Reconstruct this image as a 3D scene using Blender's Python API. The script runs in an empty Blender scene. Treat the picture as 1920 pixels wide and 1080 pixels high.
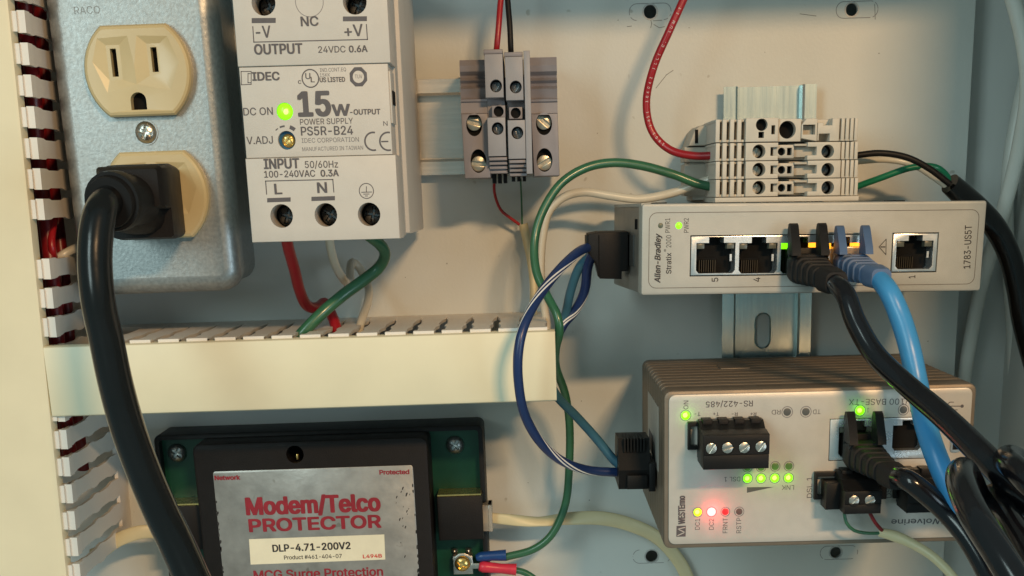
import bpy, math, random
import numpy as np
from mathutils import Vector, Matrix, geometry
random.seed(7)
S = 0.001                                   # script works in millimetres off the mounting plate
sc = bpy.context.scene
COL = sc.collection
# ------------------------------------------------------------------ camera
FPX, PX0, PY0, D = 2912.0, 1016.0, 1376.0, 625.0
_n = Vector((985-PX0, 360-PY0, FPX)).normalized()
_x = Vector((1, -0.03, 0)); _x = (_x-_n*_x.dot(_n)).normalized()
_d = _n.cross(_x)
cam = bpy.data.cameras.new('camera'); co = bpy.data.objects.new('camera', cam); COL.objects.link(co)
cam.sensor_width = 36; cam.lens = FPX/1920*36
cam.shift_x = (960-PX0)/1920; cam.shift_y = (PY0-540)/1920
cam.clip_start = 0.01; cam.clip_end = 50
def _w(v): return Vector((v.dot(_x), v.dot(_n), -v.dot(_d)))
e1, e2, e3 = _w(Vector((1, 0, 0))), _w(Vector((0, -1, 0))), _w(Vector((0, 0, -1)))
R3 = Matrix((e1, e2, e3)).transposed()
co.matrix_world = Matrix.Translation((0, -D*S, 0)) @ R3.to_4x4()
sc.camera = co
# ------------------------------------------------------------------ world and lamps
wd = bpy.data.worlds.new('World'); sc.world = wd; wd.use_nodes = True
bg = wd.node_tree.nodes['Background']; bg.inputs[0].default_value = (0.45, 0.69, 0.71, 1); bg.inputs[1].default_value = 0.42
def area(name, loc, size, energy, color, target=(0, 0, 0), sizey=None):
    l = bpy.data.lights.new(name, 'AREA'); l.energy = energy; l.color = color; l.size = size
    if sizey: l.shape = 'RECTANGLE'; l.size_y = sizey
    o = bpy.data.objects.new(name, l); COL.objects.link(o); o.location = loc
    o.rotation_euler = (Vector(target)-Vector(loc)).to_track_quat('-Z', 'Y').to_euler(); return o
area('warm_lamp', (0.37, -1.25, 0.46), 0.19, 11.6, (1, 0.62, 0.31), sizey=0.045)
area('cool_fill', (0.75, -1.0, -0.15), 0.40, 3.0, (0.66, 0.84, 0.95), (0.05, 0, -0.05))  # added cool fill from lower right, for highlights on the cables
area('cool_fill', (-0.62, -1.25, 0.42), 0.34, 7.6, (0.66, 0.84, 0.83), (0.03, 0, -0.04), sizey=0.75)  # added cool fill from upper left, making up for a dimmer world
sc.view_settings.view_transform = 'Standard'; sc.view_settings.look = 'None'; sc.view_settings.exposure = -0.14; sc.view_settings.gamma = 1
# ------------------------------------------------------------------ materials
def mat(name, col, rough=.5, metal=0., spec=.5, var=.06, vs=300, bump=0., bs=2500, th=.735, emit=None, es=0, coat=0, stretch=None, alpha=1, trans=0, specks=0, sss=0):
    m = bpy.data.materials.new(name); m.use_nodes = True; nt = m.node_tree; N, L = nt.nodes, nt.links
    b = N['Principled BSDF']; b.inputs['Roughness'].default_value = rough; b.inputs['Metallic'].default_value = metal; b.inputs['Specular IOR Level'].default_value = spec
    b.inputs['Coat Weight'].default_value = coat; b.inputs['Coat Roughness'].default_value = .15
    b.inputs['Transmission Weight'].default_value = trans
    tc = N.new('ShaderNodeTexCoord'); mp = N.new('ShaderNodeMapping'); L.new(tc.outputs['Object'], mp.inputs[0])
    if stretch: mp.inputs['Scale'].default_value = stretch
    nz = N.new('ShaderNodeTexNoise'); nz.inputs['Scale'].default_value = vs; nz.inputs['Detail'].default_value = 6; L.new(mp.outputs[0], nz.inputs['Vector'])
    rp = N.new('ShaderNodeValToRGB'); r = rp.color_ramp
    r.elements[0].position = .3; r.elements[1].position = .7
    r.elements[0].color = [c*(1-var) for c in col]+[1]; r.elements[1].color = [min(1, c*(1+var)) for c in col]+[1]
    L.new(nz.outputs['Fac'], rp.inputs[0]); out = rp.outputs[0]
    if specks:
        v = N.new('ShaderNodeTexNoise'); v.inputs['Scale'].default_value = specks; v.inputs['Detail'].default_value = 2; L.new(tc.outputs['Object'], v.inputs['Vector'])
        q = N.new('ShaderNodeValToRGB'); q.color_ramp.elements[0].position = th; q.color_ramp.elements[1].position = th+.035
        q.color_ramp.elements[0].color = (0, 0, 0, 1); q.color_ramp.elements[1].color = (.45, .45, .45, 1); L.new(v.outputs['Fac'], q.inputs[0])
        mx = N.new('ShaderNodeMix'); mx.data_type = 'RGBA'; L.new(q.outputs[0], mx.inputs[0]); L.new(out, mx.inputs[6]); mx.inputs[7].default_value = (col[0]*.35, col[1]*.3, col[2]*.22, 1); out = mx.outputs[2]
    L.new(out, b.inputs['Base Color'])
    n3 = N.new('ShaderNodeTexNoise'); n3.inputs['Scale'].default_value = vs*.7; n3.inputs['Detail'].default_value = 4; L.new(mp.outputs[0], n3.inputs['Vector'])
    mr = N.new('ShaderNodeMapRange'); mr.inputs[3].default_value = rough*.82; mr.inputs[4].default_value = min(1, rough*1.18); L.new(n3.outputs['Fac'], mr.inputs[0]); L.new(mr.outputs[0], b.inputs['Roughness'])
    if bump:
        n2 = N.new('ShaderNodeTexNoise'); n2.inputs['Scale'].default_value = bs; n2.inputs['Detail'].default_value = 5; L.new(mp.outputs[0], n2.inputs['Vector'])
        bp = N.new('ShaderNodeBump'); bp.inputs['Strength'].default_value = bump; bp.inputs['Distance'].default_value = 0.0003; L.new(n2.outputs['Fac'], bp.inputs['Height']); L.new(bp.outputs[0], b.inputs['Normal'])
    if emit: b.inputs['Emission Color'].default_value = (*emit, 1); b.inputs['Emission Strength'].default_value = es
    if sss: b.inputs['Subsurface Weight'].default_value = sss; b.inputs['Subsurface Radius'].default_value = (.002, .002, .002)
    return m
M = dict(
 plate=mat('plate_paint', (.585, .605, .575), .42, 0, .5, .04, 25, .16, 900, specks=140, th=.715, coat=.15),
 wall=mat('enclosure_paint', (.60, .62, .60), .5, 0, .5, .03, 30, .1, 900),
 duct=mat('duct_plastic', (.74, .68, .49), .42, 0, .5, .03, 60, .05, 1500),
 finger=mat('duct_finger_plastic', (.74, .70, .64), .45, 0, .5, .03, 100, .05, 1500),
 galv=mat('galvanised_steel', (.37, .385, .38), .40, .7, .5, .16, 800, .16, 1000),
 zinc=mat('zinc_plated_steel', (.60, .70, .68), .22, .95, .5, .08, 150, .10, 300, stretch=(6, 6, .25)),
 zinch=mat('zinc_plated_steel_rail', (.74, .70, .63), .24, .85, .5, .08, 150, .10, 300, stretch=(.25, 6, 6)),
 ivory=mat('ivory_plastic', (.58, .475, .265), .33, 0, .5, .03, 100, .03, 900, coat=.2),
 black=mat('black_plastic', (.008, .0075, .0075), .45, 0, .22, .1, 300, .15, 2500),
 blackb=mat('black_brown_plastic', (.010, .008, .0075), .5, 0, .2, .1, 300, .25, 2500),
 cordm=mat('black_cord_jacket', (.004, .004, .004), .20, 0, .5, .15, 100, .10, 400),
 patchk=mat('black_patch_jacket', (.006, .006, .008), .18, 0, .5, .15, 100, .08, 300),
 dark=mat('hollow_shade_black', (.005, .005, .005), .8, 0, .2, 0),  # near-black colour stands in for shade in wells, slots and sockets
 psu=mat('light_grey_plastic', (.54, .50, .45), .5, 0, .5, .025, 200, .22, 3500),
 psub=mat('grey_body_plastic', (.52, .49, .44), .5, 0, .5, .03, 100, .15, 2500),
 ink=mat('grey_ink', (.09, .08, .085), .6, 0, .5, .1),
 inkl=mat('light_grey_ink', (.22, .20, .20), .6, 0, .5, .1),
 inkd=mat('dark_ink', (.025, .022, .022), .6, 0, .5, .1),
 tgrey=mat('terminal_grey_plastic', (.27, .265, .28), .5, 0, .5, .05, 200, .15, 2500),
 tgreyd=mat('clamp_grey_plastic', (.225, .205, .215), .5, 0, .5, .05, 200, .15, 2500),
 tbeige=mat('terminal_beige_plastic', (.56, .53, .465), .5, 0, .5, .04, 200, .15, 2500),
 tbeiged=mat('dark_beige_plastic', (.44, .41, .35), .5, 0, .5, .04, 200, .15, 2500),  # darker beige for end bracket, rail feet and inner steps
 screw=mat('plated_screw_steel', (.55, .52, .46), .28, .95, .5, .15, 500, .15, 1500),
 wscrew=mat('warm_plated_steel', (.46, .42, .33), .34, .9, .5, .15, 500, .15, 1500),
 brass=mat('brass', (.75, .55, .20), .28, .95, .5, .15, 500, .15, 1500),
 sdark=mat('dark_screw_steel', (.16, .17, .18), .25, .9, .5, .3, 600, .2, 1500),
 swcase=mat('switch_case_enamel', (.42, .41, .37), .45, .15, .5, .03, 300, .22, 3000),
 swside=mat('switch_side_metal', (.27, .25, .22), .42, .5, .5, .06, 200, .15, 2000),
 jack=mat('jack_shield_metal', (.78, .80, .80), .28, .85, .5, .05, 300, .08, 1500),
 contact=mat('dull_gold_contacts', (.03, .024, .015), .5, .6, .5, .1),
 modem=mat('modem_body_paint', (.205, .163, .122), .45, .35, .5, .06, 200, .15, 2500),
 face=mat('modem_faceplate', (.56, .52, .465), .42, .3, .5, .03, 300, .1, 3000),
 lens=mat('unlit_grey_lens', (.10, .10, .095), .35, 0, .5, .05),
 lensp=mat('unlit_brown_lens', (.14, .085, .075), .35, 0, .5, .05),
 lensg=mat('unlit_green_lens', (.10, .20, .05), .35, 0, .5, .05),
 lensw=mat('unlit_clear_led', (.10, .10, .075), .3, 0, .5, .05),
 pcb=mat('green_circuit_board', (.002, .052, .026), .35, 0, .35, .15, 120, .05, 700, coat=.1),
 red=mat('red_wire_insulation', (.33, .010, .016), .33, 0, .5, .08, 200, .08, 600),
 redd=mat('dark_red_wire_insulation', (.20, .006, .010), .35, 0, .5, .1, 200, .08, 600),
 green=mat('green_wire_insulation', (.030, .125, .062), .30, 0, .5, .1, 200, .1, 600, coat=.2),
 greenr=mat('bright_green_wire_insulation', (.006, .15, .075), .3, 0, .5, .1, 200, .1, 600),
 white=mat('white_wire_insulation', (.60, .56, .46), .3, 0, .5, .04, 100, .08, 600, coat=.2),
 whitec=mat('white_cable_jacket', (.72, .73, .68), .4, 0, .5, .03, 100, .08, 600),
 cream=mat('cream_cable_jacket', (.64, .55, .33), .42, 0, .5, .05, 100, .1, 600),
 blue=mat('navy_wire_insulation', (.012, .030, .110), .32, 0, .5, .08, 100, .08, 600),
 teal=mat('steel_blue_wire_insulation', (.035, .115, .170), .32, 0, .5, .08, 100, .08, 600),
 cyan=mat('light_blue_cable_jacket', (.050, .27, .56), .33, 0, .5, .05, 100, .1, 500),
 bootb=mat('slate_blue_boot', (.075, .13, .24), .55, 0, .5, .06, 200, .2, 1500),
 bootk=mat('black_boot', (.014, .013, .013), .6, 0, .25, .1, 200, .25, 1500),
 stripe=mat('white_stripe_ink', (.75, .75, .72), .5, 0, .5, .05),
 labels=mat('worn_silver_label', (.33, .32, .30), .34, .5, .5, .17, 170, .15, 500, specks=150, th=.70),
 labelw=mat('white_sticker', (.80, .74, .56), .5, 0, .5, .03),
 redink=mat('red_ink', (.27, .008, .020), .5, 0, .5, .12, 400),
 ferb=mat('blue_ferrule', (.01, .05, .19), .3, 0, .5, .1), ferr=mat('red_ferrule', (.60, .03, .06), .3, 0, .5, .1),
 clear=mat('clear_plug_plastic', (.75, .68, .58), .15, 0, .5, .05, trans=.6),
 ledg=mat('lit_green_led', (.2, .6, .02), .3, 0, .5, .05, emit=(.20, 1, .0), es=1.6),
 ledy=mat('lit_yellow_green_led', (.5, .6, .02), .3, 0, .5, .05, emit=(.48, 1, .0), es=1.2),
 ledr=mat('lit_red_led', (.7, .02, .02), .3, 0, .5, .05, emit=(1, .02, .03), es=.75),
 ledh=mat('bright_red_led', (1, .5, .5), .3, 0, .5, 0, emit=(1, .36, .36), es=1.9),
 ledcore=mat('led_core', (.6, .9, .3), .3, 0, .5, .05, emit=(.42, 1, .10), es=1.3),
 ledo=mat('lit_orange_led', (1, .4, .02), .3, 0, .5, .05, emit=(1, .38, .02), es=2.3),
 potb=mat('blue_trimmer_body', (.01, .10, .20), .4, 0, .5, .1),
)
# ------------------------------------------------------------------ mesh helpers
class MB:
    def __init__(s): s.v = []; s.f = []
    def add(s, vs, fs):
        o = len(s.v); s.v += [tuple(v) for v in vs]; s.f += [tuple(i+o for i in f) for f in fs]; return s
    def build(s, name, m, parent=None, smooth=35, recalc=True):
        me = bpy.data.meshes.new(name)
        me.from_pydata([(a, -h, b) for a, b, h in s.v], [], s.f)      # (u, w, h) -> right, up, out of the plate
        me.materials.append(M[m] if isinstance(m, str) else m)
        flat_print = any(k in name for k in ('lettering', 'code', 'outline', 'ring'))
        if recalc and not flat_print:
            import bmesh
            bm = bmesh.new(); bm.from_mesh(me); bmesh.ops.recalc_face_normals(bm, faces=bm.faces); bm.to_mesh(me); bm.free()
        me.transform(Matrix.Scale(S, 4))
        me.polygons.foreach_set('use_smooth', [not flat_print]*len(me.polygons)); me.set_sharp_from_angle(angle=math.radians(smooth))
        o = bpy.data.objects.new(name, me); COL.objects.link(o)
        if parent: o.parent = parent.root if isinstance(parent, Dev) else parent
        return o
    # polygon in (u,w) extruded h0..h1 with chamfered front edge and through holes
    def prism(s, poly, h0, h1, ch=0., holes=(), back=False):
        poly = ccw(poly); n = len(poly); o = len(s.v)
        V = [(a, b, h0) for a, b in poly]
        if ch: V += [(a, b, h1-ch) for a, b in poly]+[(a, b, h1-ch*.3) for a, b in inset(poly, ch*.3)]+[(a, b, h1) for a, b in inset(poly, ch)]; rings = 4
        else: V += [(a, b, h1) for a, b in poly]; rings = 2
        F = []
        for r in range(rings-1):
            for i in range(n): j = (i+1) % n; F.append((r*n+i, r*n+j, (r+1)*n+j, (r+1)*n+i))
        top = (rings-1)*n; loops = [[Vector((V[top+i][0], V[top+i][1], 0)) for i in range(n)]]; idx = list(range(top, top+n))
        for hl in holes:
            hl = ccw(hl)[::-1]; k = len(V); m_ = len(hl)
            V += [(a, b, h1) for a, b in hl]+[(a, b, h0) for a, b in hl]
            for i in range(m_): j = (i+1) % m_; F.append((k+i, k+j, k+m_+j, k+m_+i))
            loops.append([Vector((a, b, 0)) for a, b in hl]); idx += list(range(k, k+m_))
        if holes:
            for t in geometry.tessellate_polygon(loops): F.append(tuple(idx[i] for i in t))
        else: F.append(tuple(idx))
        if not holes or back: F.append(tuple(range(n-1, -1, -1)))
        return s.add(V, F)
    def box(s, u0, u1, w0, w1, h0, h1, ch=0.): return s.prism([(u0, w0), (u1, w0), (u1, w1), (u0, w1)], h0, h1, ch)
    def disc(s, u, w, r, h0, h1, n=24, ch=0.): return s.prism(circ(u, w, r, n), h0, h1, ch)
    def dome(s, u, w, r, h0, hh, n=20, k=5, cross=None):
        V = []; F = []
        for i in range(k+1):
            a = i/k*math.pi/2; rr = r*math.cos(a); z = h0+hh*math.sin(a)
            for j in range(n):
                t = 2*math.pi*j/n; V.append((u+rr*math.cos(t), w+rr*math.sin(t), z))
        for i in range(k):
            for j in range(n): q = (j+1) % n; F.append((i*n+j, i*n+q, (i+1)*n+q, (i+1)*n+j))
        F.append(tuple(range(k*n, k*n+n)))
        return s.add(V, F)
    # profile polygon in (w,h) extruded along u, or in (u,h) along w
    def prof(s, poly, a0, a1, axis='u'):
        n = len(poly); V = []
        for a in (a0, a1):
            for p, h in poly: V.append((a, p, h) if axis == 'u' else (p, a, h))
        F = [(i, (i+1) % n, n+(i+1) % n, n+i) for i in range(n)]+[tuple(range(n)), tuple(range(2*n-1, n-1, -1))]
        return s.add(V, F)
    def loft(s, secs, rr=.3, n=5, caps=True):            # secs: (u,w,h,halfu,halfw)
        V = []; m_ = 4*n
        for u, w, h, a, b in secs:
            r = rr*min(a, b)*2
            for cx, cy, t0 in ((a-r, b-r, 0), (-a+r, b-r, 90), (-a+r, -b+r, 180), (a-r, -b+r, 270)):
                for i in range(n):
                    t = math.radians(t0+90*i/(n-1)); V.append((u+cx+r*math.cos(t), w+cy+r*math.sin(t), h))
        F = []
        for q in range(len(secs)-1):
            for i in range(m_): j = (i+1) % m_; F.append((q*m_+i, q*m_+j, (q+1)*m_+j, (q+1)*m_+i))
        if caps: F += [tuple(range(m_)), tuple(range(len(V)-m_, len(V)))]
        return s.add(V, F)
    def sweep(s, pts, rad, n=14, flat=None, step=1.6):    # pts (u,w,h) ; rad number or list ; flat=(thickness ratio,[twist])
        P, Rr, Tw = spline(pts, rad, flat[1] if flat else None, step)
        fr = frames(P); V = []; F = []
        for i, (p, (T, Nn, B)) in enumerate(zip(P, fr)):
            if flat:
                y = Vector((0, 0, 1)); sd = T.cross(y).normalized(); a = math.radians(Tw[i]); up = sd.cross(T)
                A = sd*math.cos(a)+up*math.sin(a); C = T.cross(A)
            for k in range(n):
                t = 2*math.pi*k/n
                if flat: q = p+A*(math.cos(t)*Rr[i])+C*(math.sin(t)*Rr[i]*flat[0])
                else: q = p+Nn*(math.cos(t)*Rr[i])+B*(math.sin(t)*Rr[i])
                V.append(tuple(q))
        for i in range(len(P)-1):
            for k in range(n): j = (k+1) % n; F.append((i*n+k, i*n+j, (i+1)*n+j, (i+1)*n+k))
        F += [tuple(range(n)), tuple(range(len(V)-n, len(V)))]
        return s.add(V, F)
    def stripe(s, pts, r, turns, phase, width, step=1.2):  # thin helical line printed on a wire
        P, Rr, _ = spline(pts, r, None, step); L = 0; V = []; F = []; fr = frames(P)
        for i, p in enumerate(P):
            if i: L += (p-P[i-1]).length
            T, Nn, B = fr[i]; a = phase+L*turns
            for q in (-width, 0, width):
                t = a+q; V.append(tuple(p+(Nn*math.cos(t)+B*math.sin(t))*(Rr[i]+.04)))
        for i in range(len(P)-1): F += [(3*i, 3*i+1, 3*i+4, 3*i+3), (3*i+1, 3*i+2, 3*i+5, 3*i+4)]
        return s.add(V, F)
def ccw(p):
    a = sum(p[i][0]*p[(i+1) % len(p)][1]-p[(i+1) % len(p)][0]*p[i][1] for i in range(len(p)))
    return list(p) if a > 0 else list(p)[::-1]
def inset(p, d):
    n = len(p); out = []
    for i in range(n):
        a, b, c = Vector(p[i-1]), Vector(p[i]), Vector(p[(i+1) % n])
        e, f = (b-a).normalized(), (c-b).normalized(); n1, n2 = Vector((-e.y, e.x)), Vector((-f.y, f.x)); m = n1+n2
        m = m/max(.3, m.dot(n1)) if m.length > 1e-6 else n1
        q = b+m*d; out.append((q.x, q.y))
    return out
def circ(u, w, r, n=24, ry=None): return [(u+r*math.cos(2*math.pi*i/n), w+(ry or r)*math.sin(2*math.pi*i/n)) for i in range(n)]
def rect(u0, u1, w0, w1): return [(u0, w0), (u1, w0), (u1, w1), (u0, w1)]
def rrect(u0, u1, w0, w1, r, n=5):
    o = []
    for cx, cy, t0 in ((u1-r, w1-r, 0), (u0+r, w1-r, 90), (u0+r, w0+r, 180), (u1-r, w0+r, 270)):
        for i in range(n): t = math.radians(t0+90*i/(n-1)); o.append((cx+r*math.cos(t), cy+r*math.sin(t)))
    return o
def spline(pts, rad, tw, step):
    P = [Vector(p) for p in pts]; n = len(P)
    R_ = rad if isinstance(rad, (list, tuple)) else [rad]*n; T_ = tw if isinstance(tw, (list, tuple)) else [tw or 0]*n
    E = [P[0]*2-P[1]]+P+[P[-1]*2-P[-2]]; out = []; ro = []; to = []
    for i in range(n-1):
        a, b, c, d = E[i], E[i+1], E[i+2], E[i+3]; k = max(2, int((c-b).length/step))
        for j in range(k):
            t = j/k
            out.append(.5*((2*b)+(c-a)*t+(2*a-5*b+4*c-d)*t*t+(3*b-a-3*c+d)*t**3)); ro.append(R_[i]*(1-t)+R_[i+1]*t); to.append(T_[i]*(1-t)+T_[i+1]*t)
    out.append(P[-1]); ro.append(R_[-1]); to.append(T_[-1])
    return out, ro, to
def frames(P):
    fr = []; Nn = None
    for i in range(len(P)):
        T = (P[min(i+1, len(P)-1)]-P[max(i-1, 0)]).normalized()
        if Nn is None: Nn = T.cross(Vector((0, 0, 1)));  Nn = Nn if Nn.length > .05 else T.cross(Vector((0, 1, 0)))
        Nn = (Nn-T*Nn.dot(T)).normalized(); fr.append((T, Nn, T.cross(Nn)))
    return fr
class Dev:                                   # a thing: an Empty on the mounting plate, with its own (u right, w up, h out) frame
    def __init__(s, name, label=None, cat=None, px=(985, 360), h=0, ang=0, yaw=0, pitch=0, group=None, empty=True):
        s.O = Vector((0, 0, 0)); s.R = Matrix.Identity(3)
        u, w = s.L(px[0], px[1], h)
        s.O = Vector((u, 0, w)); s.R = Matrix.Rotation(math.radians(yaw), 3, 'Z') @ Matrix.Rotation(math.radians(pitch), 3, 'X') @ Matrix.Rotation(-math.radians(ang), 3, 'Y')
        if empty:
            s.root = bpy.data.objects.new(name, None); COL.objects.link(s.root); s.root.empty_display_size = .01
            s.root.matrix_world = Matrix.Translation(s.O*S) @ s.R.to_4x4()
            tag(s.root, label, cat, group)
    def L(s, px, py, h):                     # where the sight line of a photo point meets the plane h mm off the plate
        r = Vector((px-PX0, py-PY0, FPX)); d = s.R.transposed() @ Vector((r.dot(_x), r.dot(_n), -r.dot(_d)))
        c = s.R.transposed() @ (Vector((0, -D, 0))-s.O); t = (-h-c.y)/d.y
        return c.x+d.x*t, c.z+d.z*t
    def P(s, px, py, h): return (*s.L(px, py, h), h)
    def poly(s, pts, h): return [s.L(a, b, h) for a, b in pts]
def tag(o, label=None, cat=None, group=None, kind=None):
    if label: o['label'] = label
    if cat: o['category'] = cat
    if group: o['group'] = group
    if kind: o['kind'] = kind
    return o
_caph = None
try: FONT = bpy.data.fonts.load(bpy.utils.system_resource('DATAFILES', path='fonts')+'/Inter.woff2')   # Blender's own interface font
except Exception: FONT = None
def text_mesh(st, bold=0., italic=0.):
    """outlines of the letters, merged (overlapping strokes united by their winding) and triangulated"""
    c = bpy.data.curves.new('lettering_curve', 'FONT'); c.body = st; c.size = 1
    if FONT: c.font = FONT
    c.shear = italic; c.resolution_u = 3; c.fill_mode = 'NONE'
    o = bpy.data.objects.new('lettering_curve', c); me = bpy.data.meshes.new_from_object(o); bpy.data.objects.remove(o); bpy.data.curves.remove(c)
    co_ = [(v.co.x, v.co.y) for v in me.vertices]; adj = {}
    for e in me.edges: a, b = e.vertices; adj.setdefault(a, []).append(b); adj.setdefault(b, []).append(a)
    bpy.data.meshes.remove(me); seen = set(); loops = []
    for v0 in sorted(adj):
        if v0 in seen: continue
        comp = [v0]; seen.add(v0); cur = v0
        while True:
            nx = [q for q in sorted(adj[cur]) if q not in seen]
            if not nx: break
            cur = nx[0]; seen.add(cur); comp.append(cur)
        loops.append(comp)
    pts = []; eds = []
    for lp in loops:
        k = len(pts); pts += [Vector(co_[q]) for q in lp]; m_ = len(lp); eds += [(k+q, k+(q+1) % m_) for q in range(m_)]
    vo, eo, fo, _a, _b, _c = geometry.delaunay_2d_cdt(pts, eds, [], 0, 1e-6)
    V = np.array([(v.x, v.y) for v in vo]); F = np.array(fo); C_ = V[F].mean(axis=1)
    P = np.array([(p.x, p.y) for p in pts]); E_ = np.array(eds); A, B = P[E_[:, 0]], P[E_[:, 1]]
    px, py = C_[:, 0:1], C_[:, 1:2]
    side = (B[:, 0]-A[:, 0])*(py-A[:, 1])-(px-A[:, 0])*(B[:, 1]-A[:, 1])
    wn = (((A[:, 1] <= py) & (B[:, 1] > py) & (side > 0)).sum(axis=1)-((A[:, 1] > py) & (B[:, 1] <= py) & (side < 0)).sum(axis=1))
    return [(float(a), float(b), 0.) for a, b in V], [tuple(int(q) for q in f) for f in F[wn != 0]]
def txt(mb, dev, st, p0, p1, cap, h, bold=0., italic=0.):
    """letters on the face at height h, baseline from photo point p0 to p1, capital height cap (photo pixels)"""
    global _caph
    if _caph is None: vs, _ = text_mesh('H'); _caph = max(v[1] for v in vs)
    vs, fs = text_mesh(st, bold, italic)
    a, b = Vector(dev.L(*p0, h)), Vector(dev.L(*p1, h)); e = (b-a); Ln = e.length; e.normalize(); n = Vector((-e.y, e.x))
    x0 = min(v[0] for v in vs); x1 = max(v[0] for v in vs); sc_ = Ln/(x1-x0)
    px_mm = (Vector(dev.L(p0[0]+10, p0[1], h))-a).length/10; sy = cap*px_mm/_caph
    k = bold*.8*sy; sh = [(0, 0)] if bold < .004 else [(0, 0), (-k, 0), (k, 0), (0, k*.6), (0, -k*.6)]+([(-k*.8, -k*.5), (k*.8, k*.5), (-k*.8, k*.5), (k*.8, -k*.5)] if bold > .02 else [])
    for i, (dx, dy) in enumerate(sh): mb.add([(*(a+e*((v[0]-x0)*sc_+dx)+n*(v[1]*sy+dy)), h+.05+i*.015) for v in vs], fs)
def line(mb, dev, pts, wpx, h, closed=False):
    P = [Vector(dev.L(*p, h)) for p in pts]; hw = (Vector(dev.L(pts[0][0]+10, pts[0][1], h))-P[0]).length/20*wpx
    if closed: P.append(P[0])
    for a, b in zip(P, P[1:]):
        e = (b-a).normalized(); n = Vector((-e.y, e.x))*hw; a2, b2 = a-e*hw*.9, b+e*hw*.9
        mb.add([(*(a2-n), h+.05), (*(b2-n), h+.05), (*(b2+n), h+.05), (*(a2+n), h+.05)], [(0, 1, 2, 3)])
def ring(mb, u, w, r0, r1, h, a0=0, a1=360, n=28):
    V = []
    for i in range(n+1):
        t = math.radians(a0+(a1-a0)*i/n); V += [(u+r0*math.cos(t), w+r0*math.sin(t), h), (u+r1*math.cos(t), w+r1*math.sin(t), h)]
    mb.add(V, [(2*i, 2*i+1, 2*i+3, 2*i+2) for i in range(n)])
def slot_screw(dev, u, w, r, h, ang=0, m='screw', name='screw', slot=.22, depth=.7):
    mb = MB(); a = math.radians(ang); ca, sa = math.cos(a), math.sin(a); g = r*slot
    for s_ in (1, -1):
        t0 = math.asin(slot); pts = []
        for i in range(13): t = t0+(math.pi-2*t0)*i/12; x, y = r*math.cos(t), s_*r*math.sin(t); pts.append((u+x*ca-y*sa, w+x*sa+y*ca))
        mb.prism(pts, h-depth, h, r*.09)
    mb.disc(u, w, r*.98, h-depth-.6, h-depth+.02)
    return mb.build(name, m, dev)
def cross_screw(dev, u, w, r, h, hh, m='screw', name='screw', ang=20, cw=.17, cl=.62):
    V = []; F = []; n, k = 40, 12
    for i in range(k+1):
        q = i/k
        for j in range(n):
            t = 2*math.pi*j/n; x, y = math.cos(t)*q, math.sin(t)*q; a = math.radians(ang); X, Y = x*math.cos(a)-y*math.sin(a), x*math.sin(a)+y*math.cos(a)
            z = h+hh*math.sqrt(max(0, 1-q*q*.97))
            if (abs(X) < cw and abs(Y) < cl) or (abs(Y) < cw and abs(X) < cl): z -= hh*.75*(1-.5*q)
            V.append((u+x*r, w+y*r, z))
    for i in range(k):
        for j in range(n): p = (j+1) % n; F.append((i*n+j, i*n+p, (i+1)*n+p, (i+1)*n+j))
    return MB().add(V, F).build(name, m, dev, 30)
G = Dev('frame', empty=False)                # the plate's own frame, for cables
def cable(name, label, cat, pts, rad, m, group=None, n=14, flat=None, step=1.6):
    """one wire or cable, its points given as (photo x, photo y, height off the plate)"""
    P = [Vector(G.P(*p)) for p in pts]; o = P[0].copy()
    mb = MB().sweep([p-o for p in P], rad, n, flat, step); ob = mb.build(name, m, None, 60)
    ob.location = (o.x*S, -o.z*S, o.y*S); tag(ob, label, cat, group); return ob
# ================================================================== SETTING
def struct(name, mb, m):
    o = mb.build(name, m); o['kind'] = 'structure'; return o
holes = [(1219, 22, 2.35), (1597, 18, 2.2), (1222, 1043, 2.5), (1567, 1036, 2.3)]
hp = [circ(*G.L(a, b, 0), r, 20) for a, b, r in holes]
mb = MB().prism(rect(-240, 167.6, -215, 108), -2, 0, .8, hp); plate = struct('mounting_plate', mb, 'plate')
for (a, b, r), dx in zip(holes, (0, 10, 0, 6)):
    u, w = G.L(a+dx, b, 0); m2 = MB(); c_ = rrect(u-7.8, u+7.8, w-2.9, w+2.9, 2.8, 6); i_ = inset(ccw(c_), .22)
    m2.add([(x, y, .05) for x, y in ccw(c_)]+[(x, y, .05) for x, y in i_], [(k, (k+1) % len(c_), len(c_)+(k+1) % len(c_), len(c_)+k) for k in range(len(c_)) if random.random() < .75])
    m2.build('scribed_slot_outline', 'inkl', plate)
    ro = MB(); u, w = G.L(a, b, 0); ring(ro, u, w, r, r+.55, .07); ro.build('hole_rim', mat('burnished_rim', (.42, .42, .40), .4, .3), plate)
sp = MB()
for x, y, r_ in ((1648, 100, .32), (838, 494, .28), (1090, 752, .3), (990, 905, .25), (1196, 318, .22), (1434, 98, .18), (1105, 938, .3), (1159, 38, .25), (1292, 52, .22), (760, 520, .2), (1740, 640, .25), (1120, 250, .2)):
    u, w = G.L(x, y, 0); sp.add([(u+r_*math.cos(t)*random.uniform(.6, 1.1), w+r_*math.sin(t)*random.uniform(.6, 1.1), .03) for t in (0, 1, 2, 3, 4.2, 5.3)], [tuple(range(6))])
for pts in ([(1219, 34), (1222, 44), (1220, 52)], [(1226, 46), (1236, 52), (1246, 50)], [(1225, 39), (1241, 38)], [(1640, 8), (1641, 36)], [(1176, 50), (1184, 49)], [(1500, 26), (1530, 30)], [(1230, 165), (1250, 140), (1262, 132)]):
    line(sp, G, pts, 1.2, -.02)
sp = sp.build('paint_mark_outlines', mat('grime', (.20, .20, .18), .6), plate); sp['kind'] = 'stuff'
struct('back_wall', MB().box(-260, 200, -240, 150, -18, -14), 'wall')
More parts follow.
